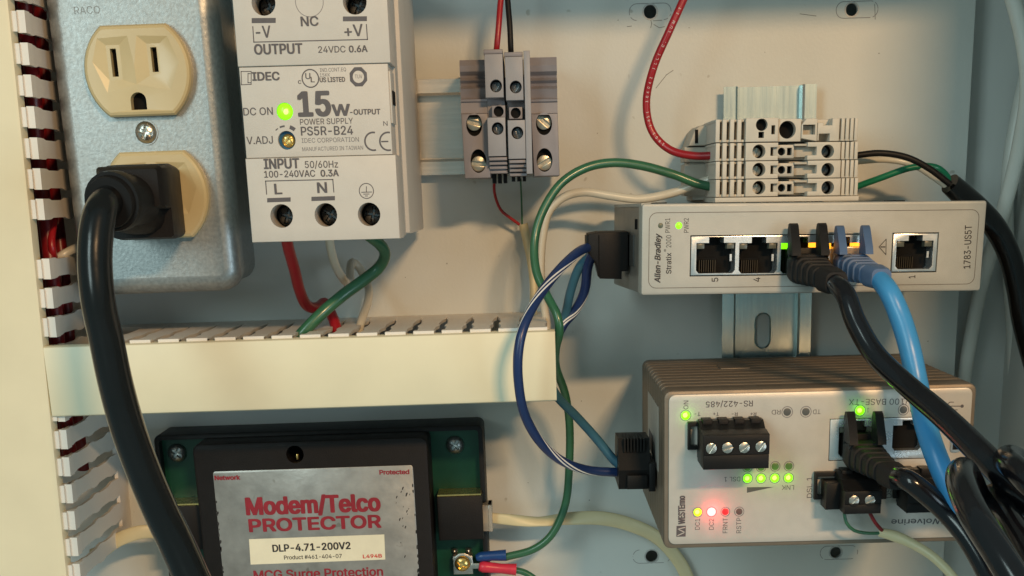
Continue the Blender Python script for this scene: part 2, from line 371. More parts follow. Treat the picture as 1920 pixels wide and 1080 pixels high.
struct('right_side_wall', MB().prof([(191, -14), (193, -14), (193, 207), (181, 207), (181, 205), (191, 205)], -240, 150, 'w'), 'wall')
struct('left_side_wall', MB().box(-262, -260, -240, 150, -14, 130), 'wall')
struct('top_wall', MB().box(-260, 191, 123.5, 125.5, -14, 205), 'wall')
struct('bottom_wall', MB().box(-260, 191, -240, -238, -14, 150), 'wall')
# ================================================================== WIRING DUCTS
def finger_mesh(axis):
    mb = MB(); pr = [(14, 3.3), (17, 3.3), (24, 3.7), (31, 2.8), (42, 2.85), (46, 3.5), (50, 3.5), (54, 2.8), (68, 2.8), (71, 3.3), (80.4, 3.3)]
    if axis == 'h': pr = [(14, 4.6), (22, 4.6), (28, 3.7), (44, 3.2), (49, 3.8), (54, 3.8), (59, 2.9), (69, 2.9), (72, 3.5), (80.4, 3.5)]
    P = [(b, h) for h, b in pr]+[(-b, h) for h, b in pr[::-1]]
    n = len(P); V = []
    for a in (0, -1.1):
        for b, h in P: V.append((a, b, h) if axis == 'v' else (b, a, h))
    mb.add(V, [(i, (i+1) % n, n+(i+1) % n, n+i) for i in range(n)]+[tuple(range(n)), tuple(range(2*n-1, n-1, -1))])
    for (x0, x1, b0, b1, h0, h1) in (((-1.6, .9, -3.3, 3.3, 76, 81.2), (-3.1, -1.62, -3.0, 3.0, 77, 82.2)) if axis == 'v' else ((-1.3, .5, -3.5, 3.5, 77, 81.2),)):
        if axis == 'v': mb.prof([(x0, h0), (x1, h0), (x1, h1), (x0, h1)], b0, b1, 'w')
        else: mb.prof([(x0, h0), (x1, h0), (x1, h1), (x0, h1)], b0, b1, 'u')
    return mb
d = Dev('wiring_duct', 'tall cream slotted wiring duct running down the left edge of the photo', 'wiring duct', (22, 0), 80, ang=-1.65, group='cream slotted wiring ducts')
Vd = d
# right-hand edge of the cover lies along u = 0
cv = MB().prof([(-34, 60), (-34, 84), (-1.2, 84), (-.3, 83.6), (0, 82.6), (0, 77.5), (-.9, 77.5), (-.9, 82), (-33, 82), (-33, 60)], -190, 60, 'w'); cv.build('cover', 'duct', d)
MB().prof([(-32, 0), (3.0, 0), (3.0, 14.2), (1.6, 14.2), (1.6, 1.5), (-30.5, 1.5), (-30.5, 60), (-32, 60)], -190, 60, 'w').build('base', 'finger', d)
proto = finger_mesh('v').build('finger', 'finger', d); first = True
w0 = d.L(30, 41, 80)[1]; pitch = (w0-d.L(95, 613, 80)[1])/10
for k in range(-2, 20):
    if k == 7: continue
    o = proto if first else proto.copy()
    if not first: COL.objects.link(o); o.parent = d.root
    first = False; o.location = (3.1*S, 0, (w0-pitch*k)*S)
PITCH = pitch
d = Dev('wiring_duct', 'short horizontal cream wiring duct crossing between outlet box and surge protector', 'wiring duct', (1040, 618), 80, ang=.1, group='cream slotted wiring ducts')
Hd = d; LW = -173.4
MB().prof([(0, 77), (0, 82.6), (-.4, 83.4), (-1.2, 83.7), (-22.3, 83.7), (-23.2, 83.4), (-23.6, 82.6), (-23.6, 77), (-22.7, 77), (-22.7, 82), (-.9, 82), (-.9, 77)], LW, 0, 'u').build('cover', 'duct', d)
MB().prof([(.5, 0), (.5, 14.2), (-.9, 14.2), (-.9, 1.5), (-21, 1.5), (-21, 60), (-22.4, 60), (-22.4, 0)], LW+6, -1, 'u').build('base', 'finger', d)
proto = finger_mesh('h').build('finger', 'finger', d)
u1 = d.L(1007, 618, 80)[0]; ph = (u1-d.L(264, 640, 80)[0])/14
for k in range(16):
    o = proto if k == 0 else proto.copy()
    if k: COL.objects.link(o); o.parent = d.root
    o.location = ((u1-ph*k)*S, 0, .5*S)
# wires inside the left duct
for i, (x, h, r, m, lab) in enumerate([(50, 58, 2.6, 'redd', 'dark red wire inside the tall duct, nearest its slotted side'), (38, 46, 2.6, 'redd', 'dark red wire inside the tall duct, deepest behind the cover'), (72, 34, 2.3, 'redd', 'dark red wire low in the tall duct behind the fingers')]):
    pts = [(x-6+i*2, -40, h), (x+6*math.sin(i), 60, h-3), (x+12, 160, h+2), (x+20, 280, h), (x+34, 400, h-4), (x+48, 520, h), (x+58, 640, h+3), (x+70, 760, h-2), (x+84, 880, h-6)]
    cable('wire', lab, 'wire', pts, r, m, 'wires inside the left duct')
cable('wire', 'bright red wire seen in the wide gap of the left duct', 'wire', [(104, 400, 50), (97, 440, 56), (98, 470, 58), (104, 500, 52), (112, 560, 42), (118, 620, 40)], 1.35, 'red', 'wires inside the left duct')
cable('wire', 'beige wire curving out of the wide gap in the left duct', 'wire', [(150, 462, 50), (132, 470, 52), (112, 482, 54), (105, 496, 50), (108, 530, 42)], 1.5, 'white', 'wires inside the left duct')
for i, (y_, h_, r_, m_, lab) in enumerate([(641, 60, 4.2, 'black', 'black wire lying inside the horizontal duct nearest its cover'), (640, 40, 3.6, 'green', 'green wire lying deep inside the horizontal duct'), (650, 50, 3.4, 'redd', 'dark red wire lying inside the horizontal duct')]):  # dark wires added and thickened so the gaps between fingers look dark
    cable('wire', lab, 'wire', [(170, y_+26, h_), (330, y_+22, h_+2), (500, y_+22, h_-3), (680, y_+14, h_+2), (850, y_+14, h_-2), (1000, y_+12, h_)], r_, m_, 'wires inside the horizontal duct')
# ================================================================== OUTLET BOX
d = Dev('outlet_box', 'galvanised steel outlet box with two ivory sockets', 'outlet box', (272, 247), 65, ang=.35); H = 65
uL = d.L(92, 60, 62)[0]; uR = (d.L(414, 40, 62)[0]+d.L(446, 487, 62)[0])/2; wB = d.L(300, 549, 60)[1]; wT = -wB
out = rrect(uL, uR, wB, wT, 7.5, 8)
MB().prism(rrect(uL+1.0, uR-5.5, wB+1.2, wT-1.2, 6, 6), 0, 57.5).build('box_body', 'galv', d)
cov = ccw(out); n = len(cov); V = []; lv = [(0, 56), (0, 59.5), (.5, 61.8), (1.6, 63.6), (3.2, 64.6), (5.2, 65), (5.5, 65), (6, 65)]
for i_, h_ in lv: V += [(a, b, h_) for a, b in (inset(cov, i_) if i_ else cov)]
F = [(r*n+i, r*n+(i+1) % n, (r+1)*n+(i+1) % n, (r+1)*n+i) for r in range(len(lv)-1) for i in range(n)]+[((len(lv)-1)*n+i, (len(lv)-1)*n+(i+1) % n, len(lv)*n) for i in range(n)]; V.append(((uL+uR)/2, 0, 65))
cvp = MB().add(V, F).build('cover_plate', 'galv', d, 50)
def recept(dev, cu, cw):
    R_, f_ = 17.6, 13.9; b = []
    a0 = math.asin(f_/R_)
    for s0 in (0, math.pi):
        for i in range(15): t = s0-a0+2*a0*i/14; b.append((R_*math.cos(t), R_*math.sin(t)))
    b = ccw(b); rim = inset(b, 1.3); n = len(b)
    V = [(x, y, 65) for x, y in b]+[(x, y, 68.4) for x, y in b]+[(x, y, 69.2) for x, y in inset(b, .5)]+[(x, y, 69.6) for x, y in rim]; F = [(r*n+i, r*n+(i+1) % n, (r+1)*n+(i+1) % n, (r+1)*n+i) for r in range(3) for i in range(n)]
    s1 = rect(-8.4, -6.4, -1.6, 6.9); s2 = rect(4.9, 6.9, -.6, 6.9)
    g = [(-1.4+2.6*math.cos(math.radians(a)), -9.0+2.4*math.sin(math.radians(a))) for a in range(0, 181, 20)]; g = [(p[0]+.7, p[1]) for p in g]; g = g+[(-3.3, -12), (1.9, -12)]
    feat = [((-12, 10), -.0), ((-2.0, 10.5), 0), ((1.0, 10.5), 0), ((11, 10), 0), ((14, 2), 0), ((-14.3, 3), 0), ((-10.5, -6.5), 0), ((10.5, -6.5), 0), ((-.6, -4.2), -.2), ((-.7, 1.5), 0.1), ((-9.6, 8), -1.0), ((-5.1, 8), -1.0), ((-9.6, -2.6), -1.0), ((-5.2, -2.6), -1.0), ((3.8, 8), -1.0), ((8.1, 8), -1.0), ((3.8, -1.7), -1.0), ((8.1, -1.7), -1.0)]
    pts = [Vector(p) for p in rim]; hs = [69.6]*n; loops = [list(range(n))]
    edges = []; holes_ = []
    for hl in (s1, s2, g):
        k = len(pts); pts += [Vector(p) for p in hl]; hs += [68.6 if hl is not g else 69.3]*len(hl); edges += [(k+i, k+(i+1) % len(hl)) for i in range(len(hl))]; holes_.append(hl)
    edges += [(i, (i+1) % n) for i in range(n)]
    k0 = len(pts)
    for p, dz in feat: pts.append(Vector(p)); hs.append(69.6+dz)
    for grp in ((10, 11, 13, 12), (14, 15, 17, 16)): edges += [(k0+grp[i], k0+grp[(i+1) % 4]) for i in range(4)]
    edges += [(k0+0, k0+1), (k0+2, k0+3), (k0+0, k0+5), (k0+3, k0+4), (k0+5, k0+6), (k0+4, k0+7), (k0+6, k0+8), (k0+7, k0+8), (k0+8, k0+9), (k0+9, k0+1), (k0+9, k0+2)]
    vo, eo, fo, ov, oe, of_ = geometry.delaunay_2d_cdt(pts, edges, [], 0, 1e-5)
    hh = []
    for i, v in enumerate(vo): o_ = ov[i]; hh.append(hs[o_[0]] if o_ else 69.6)
    def inside(p, poly):
        c = False
        for i in range(len(poly)):
            x1, y1 = poly[i]; x2, y2 = poly[i-1]
            if (y1 > p[1]) != (y2 > p[1]) and p[0] < (x2-x1)*(p[1]-y1)/(y2-y1)+x1: c = not c
        return c
    k = len(V); V += [(v.x, v.y, z) for v, z in zip(vo, hh)]
    for f in fo:
        c = (sum(vo[i].x for i in f)/3, sum(vo[i].y for i in f)/3)
        if inside(c, rim) and not any(inside(c, q) for q in holes_): F.append(tuple(k+i for i in f))
    for hl, z in zip(holes_, (68.6, 68.6, 69.3)):
        q = len(V); m_ = len(hl); V += [(a, b_, z) for a, b_ in hl]+[(a, b_, 60) for a, b_ in hl]; F += [(q+i, q+(i+1) % m_, q+m_+(i+1) % m_, q+m_+i) for i in range(m_)]
    rt = MB().add([(a+cu, b_+cw, c) for a, b_, c in V], F).build('receptacle_face', 'ivory', dev, 12)
    w_ = MB()
    for hl in holes_: w_.add([(a+cu, b_+cw, 65.3) for a, b_ in hl], [tuple(range(len(hl)))])
    w_.build('slot_hollow', 'dark', rt)
    return rt
cA = d.L(257, 132, 69.5); cB = (d.L(292, 366, 69.5)); recept(d, *cA); recept(d, cB[0], cB[1])
u, w = d.L(272, 248, 66.5); MB().disc(u, w, 4.0, 65.02, 65.35, 28).build('screw_seat', 'galv', d); cross_screw(d, u, w, 3.5, 65.3, 1.9, 'screw')
em = MB(); txt(em, d, 'RACO', (140, 27), (188, 25), 13, 65, .0); em.build('stamped_lettering', mat('stamped_steel', (.24, .25, .25), .5, .6), d)
# ================================================================== POWER CORD
d = Dev('power_cable', 'thick black power cord plugged into the lower socket', 'power cord', (290, 370), 70)
q = lambda x, y, h: d.P(x, y, h)
def sec(cx, cy, h, wpx, hpx): u, w = d.L(cx, cy, h); s_ = (d.L(cx+10, cy, h)[0]-u)/10; return (u, w, h, wpx*s_/2, hpx*s_/2)
MB().loft([sec(290, 380, 70, 105, 118), sec(284, 380, 78, 108, 126), sec(272, 379, 90, 112, 134), sec(262, 378, 97, 116, 130)], .06).build('plug_body', 'blackb', d, 30)
MB().loft([sec(256, 352, 97.2, 124, 78), sec(245, 352, 108, 122, 76), sec(243, 353, 110, 108, 66)], .08).build('plug_head', 'blackb', d, 30)
gp = MB()
for k in range(4): MB().loft([sec(318-k*6, 408+k*5, 86+k*3, 12, 44), sec(316-k*6, 408+k*5, 87.4+k*3, 10, 40)], .3).build('grip_rib', 'black', d)
MB().loft([sec(262, 392, 96, 100, 92), sec(245, 392, 104, 92, 88), sec(226, 388, 112, 66, 72)], .42).build('plug_shoulder', 'blackb', d, 50)
def dtube(dev, name, pts, rad, m, n=18, **k): return MB().sweep([dev.P(*p) for p in pts], rad, n, **k).build(name, m, dev, 60)
dtube(d, 'strain_relief', [(258, 376, 104), (232, 375, 114), (214, 377, 121), (204, 380, 125)], [7.6, 7.9, 8.1, 7.3], 'black', 28)
dtube(d, 'relief_collar', [(222, 376, 118), (214, 377, 121), (209, 378, 123)], [8.8, 8.9, 8.7], 'black', 28, step=.8)
rg = MB()
for k in range(3): u, w, h = q(238-k*11, 373+k*1, 112+k*4)
dtube(d, 'cord', [(226, 374, 112), (205, 376, 124), (189, 398, 130), (180, 440, 133), (178, 500, 136), (185, 570, 140), (200, 640, 146), (217, 720, 153), (239, 800, 161), (268, 880, 169), (302, 960, 178), (336, 1030, 186), (380, 1130, 196)], [4.3, 4.7, 5.0, 5.2, 5.2, 5.2, 5.2, 5.2, 5.2, 5.2, 5.2, 5.2, 5.2], 'cordm', 28)
# ================================================================== DIN RAILS
def rail(name, lab, c0, c1, a0, a1, axis, m, holes_=None, dev=None):
    W_ = c1-c0; t = 1.0; f = 4.6
    pr = [(c0, 7.5), (c0+f, 7.5), (c0+f+.9, 6.9), (c0+f+1.3, 1.1), (c1-f-1.3, 1.1), (c1-f-.9, 6.9), (c1-f, 7.5), (c1, 7.5), (c1, 6.5), (c1-f-.6, 6.3), (c1-f-.4, .1), (c0+f+.4, .1), (c0+f+.6, 6.3), (c0, 6.5)]
    return pr
d = Dev('din_rail', 'horizontal steel mounting rail behind the white power supply', 'mounting rail', (820, 240), 7.5, ang=-.2, group='steel mounting rails')
t_, b_ = d.L(820, 148.5, 7.5)[1], d.L(820, 328, 7.5)[1]
MB().prof(rail('', '', b_, t_, 0, 0, 'u', ''), d.L(560, 240, 7.5)[0], d.L(1042, 240, 7.5)[0], 'u').build('rail_profile', 'zinch', d, 20)
d = Dev('din_rail', 'vertical steel mounting rail with an oval slot between switch and modem', 'mounting rail', (1440, 400), 7.5, ang=.15, group='steel mounting rails')
l_, r_ = d.L(1355.5, 400, 7.5)[0], d.L(1526, 400, 7.5)[0]; top = d.L(1440, 160, 7.5)[1]; bot = d.L(1440, 760, 7.5)[1]
f = 4.4
for a, b, c in ((l_, l_+f, 1), (r_, r_-f, -1)):
    MB().prof([(a, 7.5), (b, 7.5), (b+.8*c, 6.9), (b+1.2*c, .3), (b+.3*c, .3), (b-.1*c, 6.2), (a, 6.5)], bot, top, 'w').build('rail_flange', 'zinc', d, 20)
sl = []
for py in (620, 455):
    u, w = d.L(1430, py, 1); sl.append(rrect(u-2.7, u+2.7, w-6.3, w+6.3, 2.65, 8))
MB().prism(rect(l_+f+1.0, r_-f-1.0, bot, top), .25, 1.2, 0, sl, back=False).build('rail_web', 'zinc', d, 20)
for s_ in sl[:1]:
    lip = ccw(s_); o_ = inset(lip, -.55); n = len(lip)
    MB().add([(a, b, 1.22) for a, b in lip]+[(a, b, 1.6) for a, b in inset(lip, -.28)]+[(a, b, 1.22) for a, b in o_], [(r*n+i, r*n+(i+1) % n, (r+1)*n+(i+1) % n, (r+1)*n+i) for r in range(2) for i in range(n)]).build('slot_lip', 'zinc', d, 50)
# ================================================================== POWER SUPPLY
H = 110; d = Dev('power_supply', 'white 15 W power supply module with glowing green lamp', 'power supply', (600, 300), H, ang=-.15); L = d.L
uA = L(457, 297, H)[0]; uB = L(740, 290, H)[0]; w1 = L(600, 122, H)[1]; w2 = L(600, 293, H)[1]; wb = L(600, 451.5, H)[1]; wt = w1+34
uA = (uA+L(475, 455, H)[0])/2; uB = (uB+L(752, 447, H)[0])/2
bh = [(528, 405, 3.55), (611, 403, 3.55), (692, 402, 3.55)]; th = [(494, 5, 3.6), (665, 3, 3.6)]
MB().prism(rect(uA, uB, wb, w2-.12), 92, H, .5, [circ(*L(a, b, H), r) for a, b, r in bh]).build('front_cover', 'psu', d)
MB().prism(rect(uA+.1, uB, w1+.12, wt), 92, H, .5, [circ(*L(a, b, H), r) for a, b, r in th]).build('front_cover', 'psu', d)
H2 = H-.7; lu, lw = L(534, 209, H2); pu, pw = L(537.5, 263, H2)
MB().prism(rect(uA+.3, uB-1.0, w2, w1), 92, H2, .3, [circ(lu, lw, 2.55), circ(pu, pw, 2.75)]).build('label_panel', 'psu', d)
MB().box(uA+.4, uB-.2, wb+.4, wt-.4, 80, 92.2).build('inner_frame', 'psub', d)
MB().prism(rect(uA+.2, uB+1.3, wb+.8, wt-2), 10, 80.5, 1.0).build('rear_housing', 'psub', d)
cl = MB().box(uB-1.4, uB-.4, w1-17, w1-2, 96, 108.5, .3); cl.build('side_latch', 'psub', d); MB().box(uB-.38, uB-.1, w1-11.5, w1-7.5, 97, 106).build('latch_gap', 'dark', d)
cl = MB()
for a, b, r in bh+th:
    u, w = L(a, b, H); cl = MB().disc(u, w, r-.05, 96.5, 97, 24); cl.build('screw_well', 'dark', d)
    cross_screw(d, u+.2, w-.2, r*.86, 97, 1.7, 'sdark', ang=random.uniform(0, 80), cw=.15, cl=.8)
u, w = L(580, 3, H); rr = MB(); ring(rr, u, w, 4.1, 4.3, H+.04); rr.build('blank_plug_outline', 'inkl', d)
lo_ = MB().dome(lu, lw, 2.45, H2-.6, 1.5, 24, 6).build('led', 'ledg', d, 60); MB().dome(lu+.35, lw-.1, .9, H2+.72, .25, 18, 4).build('led_hot_spot', 'ledcore', lo_, 60)
MB().disc(pu, pw, 2.7, H2-2.5, H2-2.2).build('trimmer_body', 'potb', d); cross_screw(d, pu+.3, pw-.1, 2.0, H2-2.0, .9, 'brass', 'trimmer_screw', 45, .2, .8)
K = MB(); T = lambda s_, a, b, c, **k: txt(K, d, s_, a, b, c, k.pop('h', H), **k)
T('-V', (481, 71), (508, 70), 20, bold=.02); T('NC', (565, 49), (597, 48), 16, bold=.025); T('+V', (647, 69), (681, 67), 20, bold=.02)
T('OUTPUT', (478, 102), (567, 100), 17, bold=.035); T('24VDC', (597, 99), (648, 98), 11, bold=.01); T('0.6A', (655, 98), (689, 97), 11, bold=.03)
K.add([(*L(a, b, H), H+.06) for a, b in ((472, 34), (517, 33.5), (517, 43), (472, 43.5), (643, 31), (688, 30.5), (688, 39.5), (643, 40))], [(0, 1, 2, 3), (4, 5, 6, 7)])
line(K, d, [(474, 50), (476, 79), (689, 74), (687, 46)], 1.8, H)
T('INPUT', (496, 316.5), (561, 315), 17, bold=.035); T('50/60Hz', (572, 315), (634, 314), 12, bold=.01); T('100-240VAC', (496, 333), (591, 331), 11.5, bold=.02); T('0.3A', (602, 331), (635, 330), 11.5, bold=.03)
T('L', (516, 364), (529, 363.5), 18, bold=.03); T('N', (596, 361.5), (613, 361), 18, bold=.03)
line(K, d, [(500, 364), (498, 339.5), (624, 336.5), (626, 360)], 1.8, H)
K.add([(*L(a, b, H), H+.06) for a, b in ((501, 371.5), (545, 370), (545, 378), (501, 379.5), (584, 369), (628, 367.5), (628, 375.5), (584, 377))], [(0, 1, 2, 3), (4, 5, 6, 7)])
gu, gw = L(687, 358, H); ring(K, gu, gw, 2.1, 2.35, H+.06); line(K, d, [(687, 350), (687, 360)], 1.4, H); line(K, d, [(678, 360.5), (697, 360)], 1.4, H); line(K, d, [(682, 364), (692, 363.8)], 1.4, H); line(K, d, [(685, 367.5), (689, 367.4)], 1.4, H)
T('IDEC', (474, 151), (524, 150), 14, bold=.04, h=H2); line(K, d, [(470, 134), (452, 134), (453, 159), (471, 158), (471, 134)], 1.4, H2); line(K, d, [(469, 138), (465, 138), (465, 155), (470, 155)], 1.4, H2)
uu, uw = L(582, 147, H2); ring(K, uu, uw, 2.35, 2.7, H2+.06); T('U', (573, 148), (582, 148), 10, bold=.02, h=H2); T('L', (583, 154), (590, 154), 9, bold=.02, h=H2); T('c', (559, 157), (565, 157), 8, bold=.01, h=H2)
T('US LISTED', (600, 154), (647, 153), 8, bold=.025, h=H2)
tu, tw = L(672, 144, H2); oc = [(tu+2.85*math.cos(math.radians(22.5+45*i)), tw+2.95*math.sin(math.radians(22.5+45*i))) for i in range(8)]
K.prism(oc, H2, H2+.05, 0, [circ(tu, tw, 1.75, 24)])
T('15', (562, 217.5), (619, 216), 41, bold=.045, h=H2); T('W', (624, 217), (656, 216), 19, bold=.05, h=H2); T('-OUTPUT', (657, 215), (713, 214), 9, bold=.03, h=H2)
T('DC ON', (457, 216.5), (512, 215), 13, bold=.012, h=H2); T('V.ADJ', (463, 270.5), (512, 269), 13, bold=.012, h=H2); T('PS5R-B24', (565, 254), (662, 252), 15, bold=.02, h=H2)
T('POWER SUPPLY', (563, 234), (662, 231.5), 10, bold=.005, h=H2); T('N', (719, 236), (727, 235.6), 8, h=H2)
au, aw = L(537, 266, H2)
ring(K, au, aw, 4.3, 4.8, H2+.06, 92, 112, 6); ring(K, au, aw, 4.4, 4.7, H2+.06, 120, 132, 5); ring(K, au, aw, 3.9, 5.0, H2+.06, 50, 72, 6)
for cx in (700, 728): cu_, cw_ = L(cx, 265, H2); ring(K, cu_, cw_, 2.35, 2.85, H2+.06, 75, 285, 20)
line(K, d, [(716, 265.5), (727, 265.2)], 2.6, H2)
K.build('lettering', 'ink', d)
K = MB(); T('IND.CONT.EQ', (600, 135), (649, 133.5), 6.5, h=H2); T('15KK', (600, 144), (619, 143.5), 6, h=H2); T('TUV', (665.5, 147), (679.5, 146.7), 6.5, bold=.0, h=H2)
T('IDEC CORPORATION', (566, 268), (673, 265.5), 8, h=H2); T('MANUFACTURED IN TAIWAN', (567, 283.5), (681, 280.5), 7, h=H2)
K.build('fine_lettering', mat('fine_grey_ink', (.16, .15, .155), .6), d)
MB().box(L(652, 452, 60)[0], L(712, 452, 60)[0], wb-1.2, wb+4, 14, 60, .5).build('rail_latch', 'black', d)
# ================================================================== GREY TERMINALS
def clamp(lab, x0, x1, yt, yb, sc1, sc2, a1, a2):
    h = 46; d = Dev('end_clamp', lab, 'rail clamp', ((x0+x1)/2, 230), h, ang=-.4, group='grey end clamps either side of the grey terminal blocks'); u0, u1 = d.L(x0, 230, h)[0], d.L(x1, 230, h)[0]
    t, b = d.L((x0+x1)/2, yt, h)[1], d.L((x0+x1)/2, yb, h)[1]; hgt = t-b; y = lambda v: d.L((x0+x1)/2, v, h)[1]
    pr = [(b, 8), (b, h-2), (b+.6, h-1), (y(sc2[1]+26), h), (y(232+18), h), (y(213), h-.3), (y(212), h-1.4), (y(192), h-1.6), (y(190), h-.6), (y(186), h-.4), (y(184), h-3), (y(172), h-2.2), (y(166), h-1.5), (y(160), h-4.5), (y(155), h-4), (y(150), h-2.3), (y(144), h-4.8), (y(140), h-4.4), (y(133), h-2.2), (y(122), h-1.6), (t+.2, h-3.5), (t+.2, 8)]
    # body front: upper ribbed part by profile, lower part a plate with two screw wells
    wsp = y(213)
    MB().prof([p for p in pr if p[0] >= wsp-.01]+[(wsp, 8)], u0, u1, 'u').build('ribbed_body', 'tgreyd', d, 30)
    hl = [circ(*d.L(*sc1, h), 2.8, 24, 3.7), circ(*d.L(*sc2, h), 2.8, 24, 3.9)]
    MB().prism([(u0+.6, b), (u1+.3, b), (u1, wsp-.02), (u0, wsp-.02)], 8, h, .4, hl).build('screw_body', 'tgreyd', d)
    for s_, a in ((sc1, a1), (sc2, a2)):
        u, w = d.L(*s_, h); w += (.7 if s_ == sc1 else -.9); slot_screw(d, u, w, 2.6, h-2.2, a, 'wscrew')
        MB().prism(circ(*d.L(*s_, h), 2.79, 24, 3.85), h-4, h-3.6).build('screw_well', 'dark', d)
clamp('grey end clamp left of the grey terminal blocks', 865, 915, 112, 334, (889, 234), (897, 302), -15, -5)
clamp('grey end clamp right of the grey terminal blocks', 996, 1046, 107, 330, (1020, 232), (1021, 300), -40, 30)
def term(lab, x0, x1, yt, yb, holes_, sq):
    h = 52; xm = (x0+x1)/2; d = Dev('terminal_block', lab, 'terminal block', (xm, 230), h, ang=-.3, group='grey terminal blocks'); y = lambda v: d.L(xm, v, h)[1]; u0, u1 = d.L(x0, 230, h)[0], d.L(x1, 230, h)[0]
    sh = (holes_[1][0]-holes_[0][0])*.2
    top_, bot_ = y(yt), y(yb)
    dy = yt-92
    r = 2.05; a, b = y(183+dy), y(220+dy)
    c1 = circ(*d.L(*holes_[0], h), r); c2 = circ(*d.L(*holes_[1], h), r)
    MB().prism(rect(u0, u1, a, y(yt+9)), 20, h, .3, [c1]).build('upper_face', 'tgrey', d)
    MB().prism(rect(u0+.3, u1+.3, y(293+dy), b), 20, h, .3, [c2]).build('lower_face', 'tgrey', d)
    MB().box(u0-.2, u1, y(yt+9)+.05, top_, 20, h-.6, .4).build('top_lip', 'tgreyd', d)
    sb = MB().box(u0+.4, u1+.2, bot_+1, top_-2, 8, h-7)
    sb.build('core', 'tgreyd', d)
    st = MB()
    for k in range(4): st.box(u0+.5, u1+.5, y(302+dy+k*8)+.2, y(294+dy+k*8)-.1, 20, h-1.2-k*1.8, .25)
    st.build('stepped_foot', 'tgreyd', d)
    ft = MB()
    for k in range(3): ft.box(u0+1+k*2, u0+2.2+k*2, bot_-3, bot_+1, 12, 30)
    ft.build('foot_latch', 'blackb', d)
    u, w = d.L(*sq, h-3); sqm = MB().prism(rect(u-2.3, u+2.3, w-1.9, w+1.9), h-7, h-2.4, .2, [circ(u, w, 1.75)]); sqm.build('test_socket', 'tgreyd', d)
    dk = MB()
    for c in (c1, c2, ): dk.prism([(p[0], p[1]) for p in c], h-6.8, h-5.2)
    dk.disc(u, w, 1.7, h-6, h-4.5); dk.build('hollow', 'dark', d)
    for hh, an in zip(holes_, (55, 95)):
        u, w = d.L(*hh, h); slot_screw(d, u+.1, w-.1, 1.7, h-3.6, an, 'sdark')
    return d
term('narrow grey terminal block with the red wire in its top', 912, 946, 92, 326, [(930, 161), (933, 241)], (935, 209))
td = term('narrow grey terminal block with the black wire in its top', 950, 983, 97, 322, [(967, 163), (970, 249)], (967, 212))
d = Dev('end_plate', 'thin grey end plate between terminal block and right clamp', 'end plate', (990, 230), 52, ang=-.3); L = d.L
MB().box(L(985, 230, 52)[0], L(996.5, 230, 52)[0], L(990, 326, 52)[1], L(990, 95, 52)[1], 8, 52.5, .3).build('plate_body', 'tgrey', d)
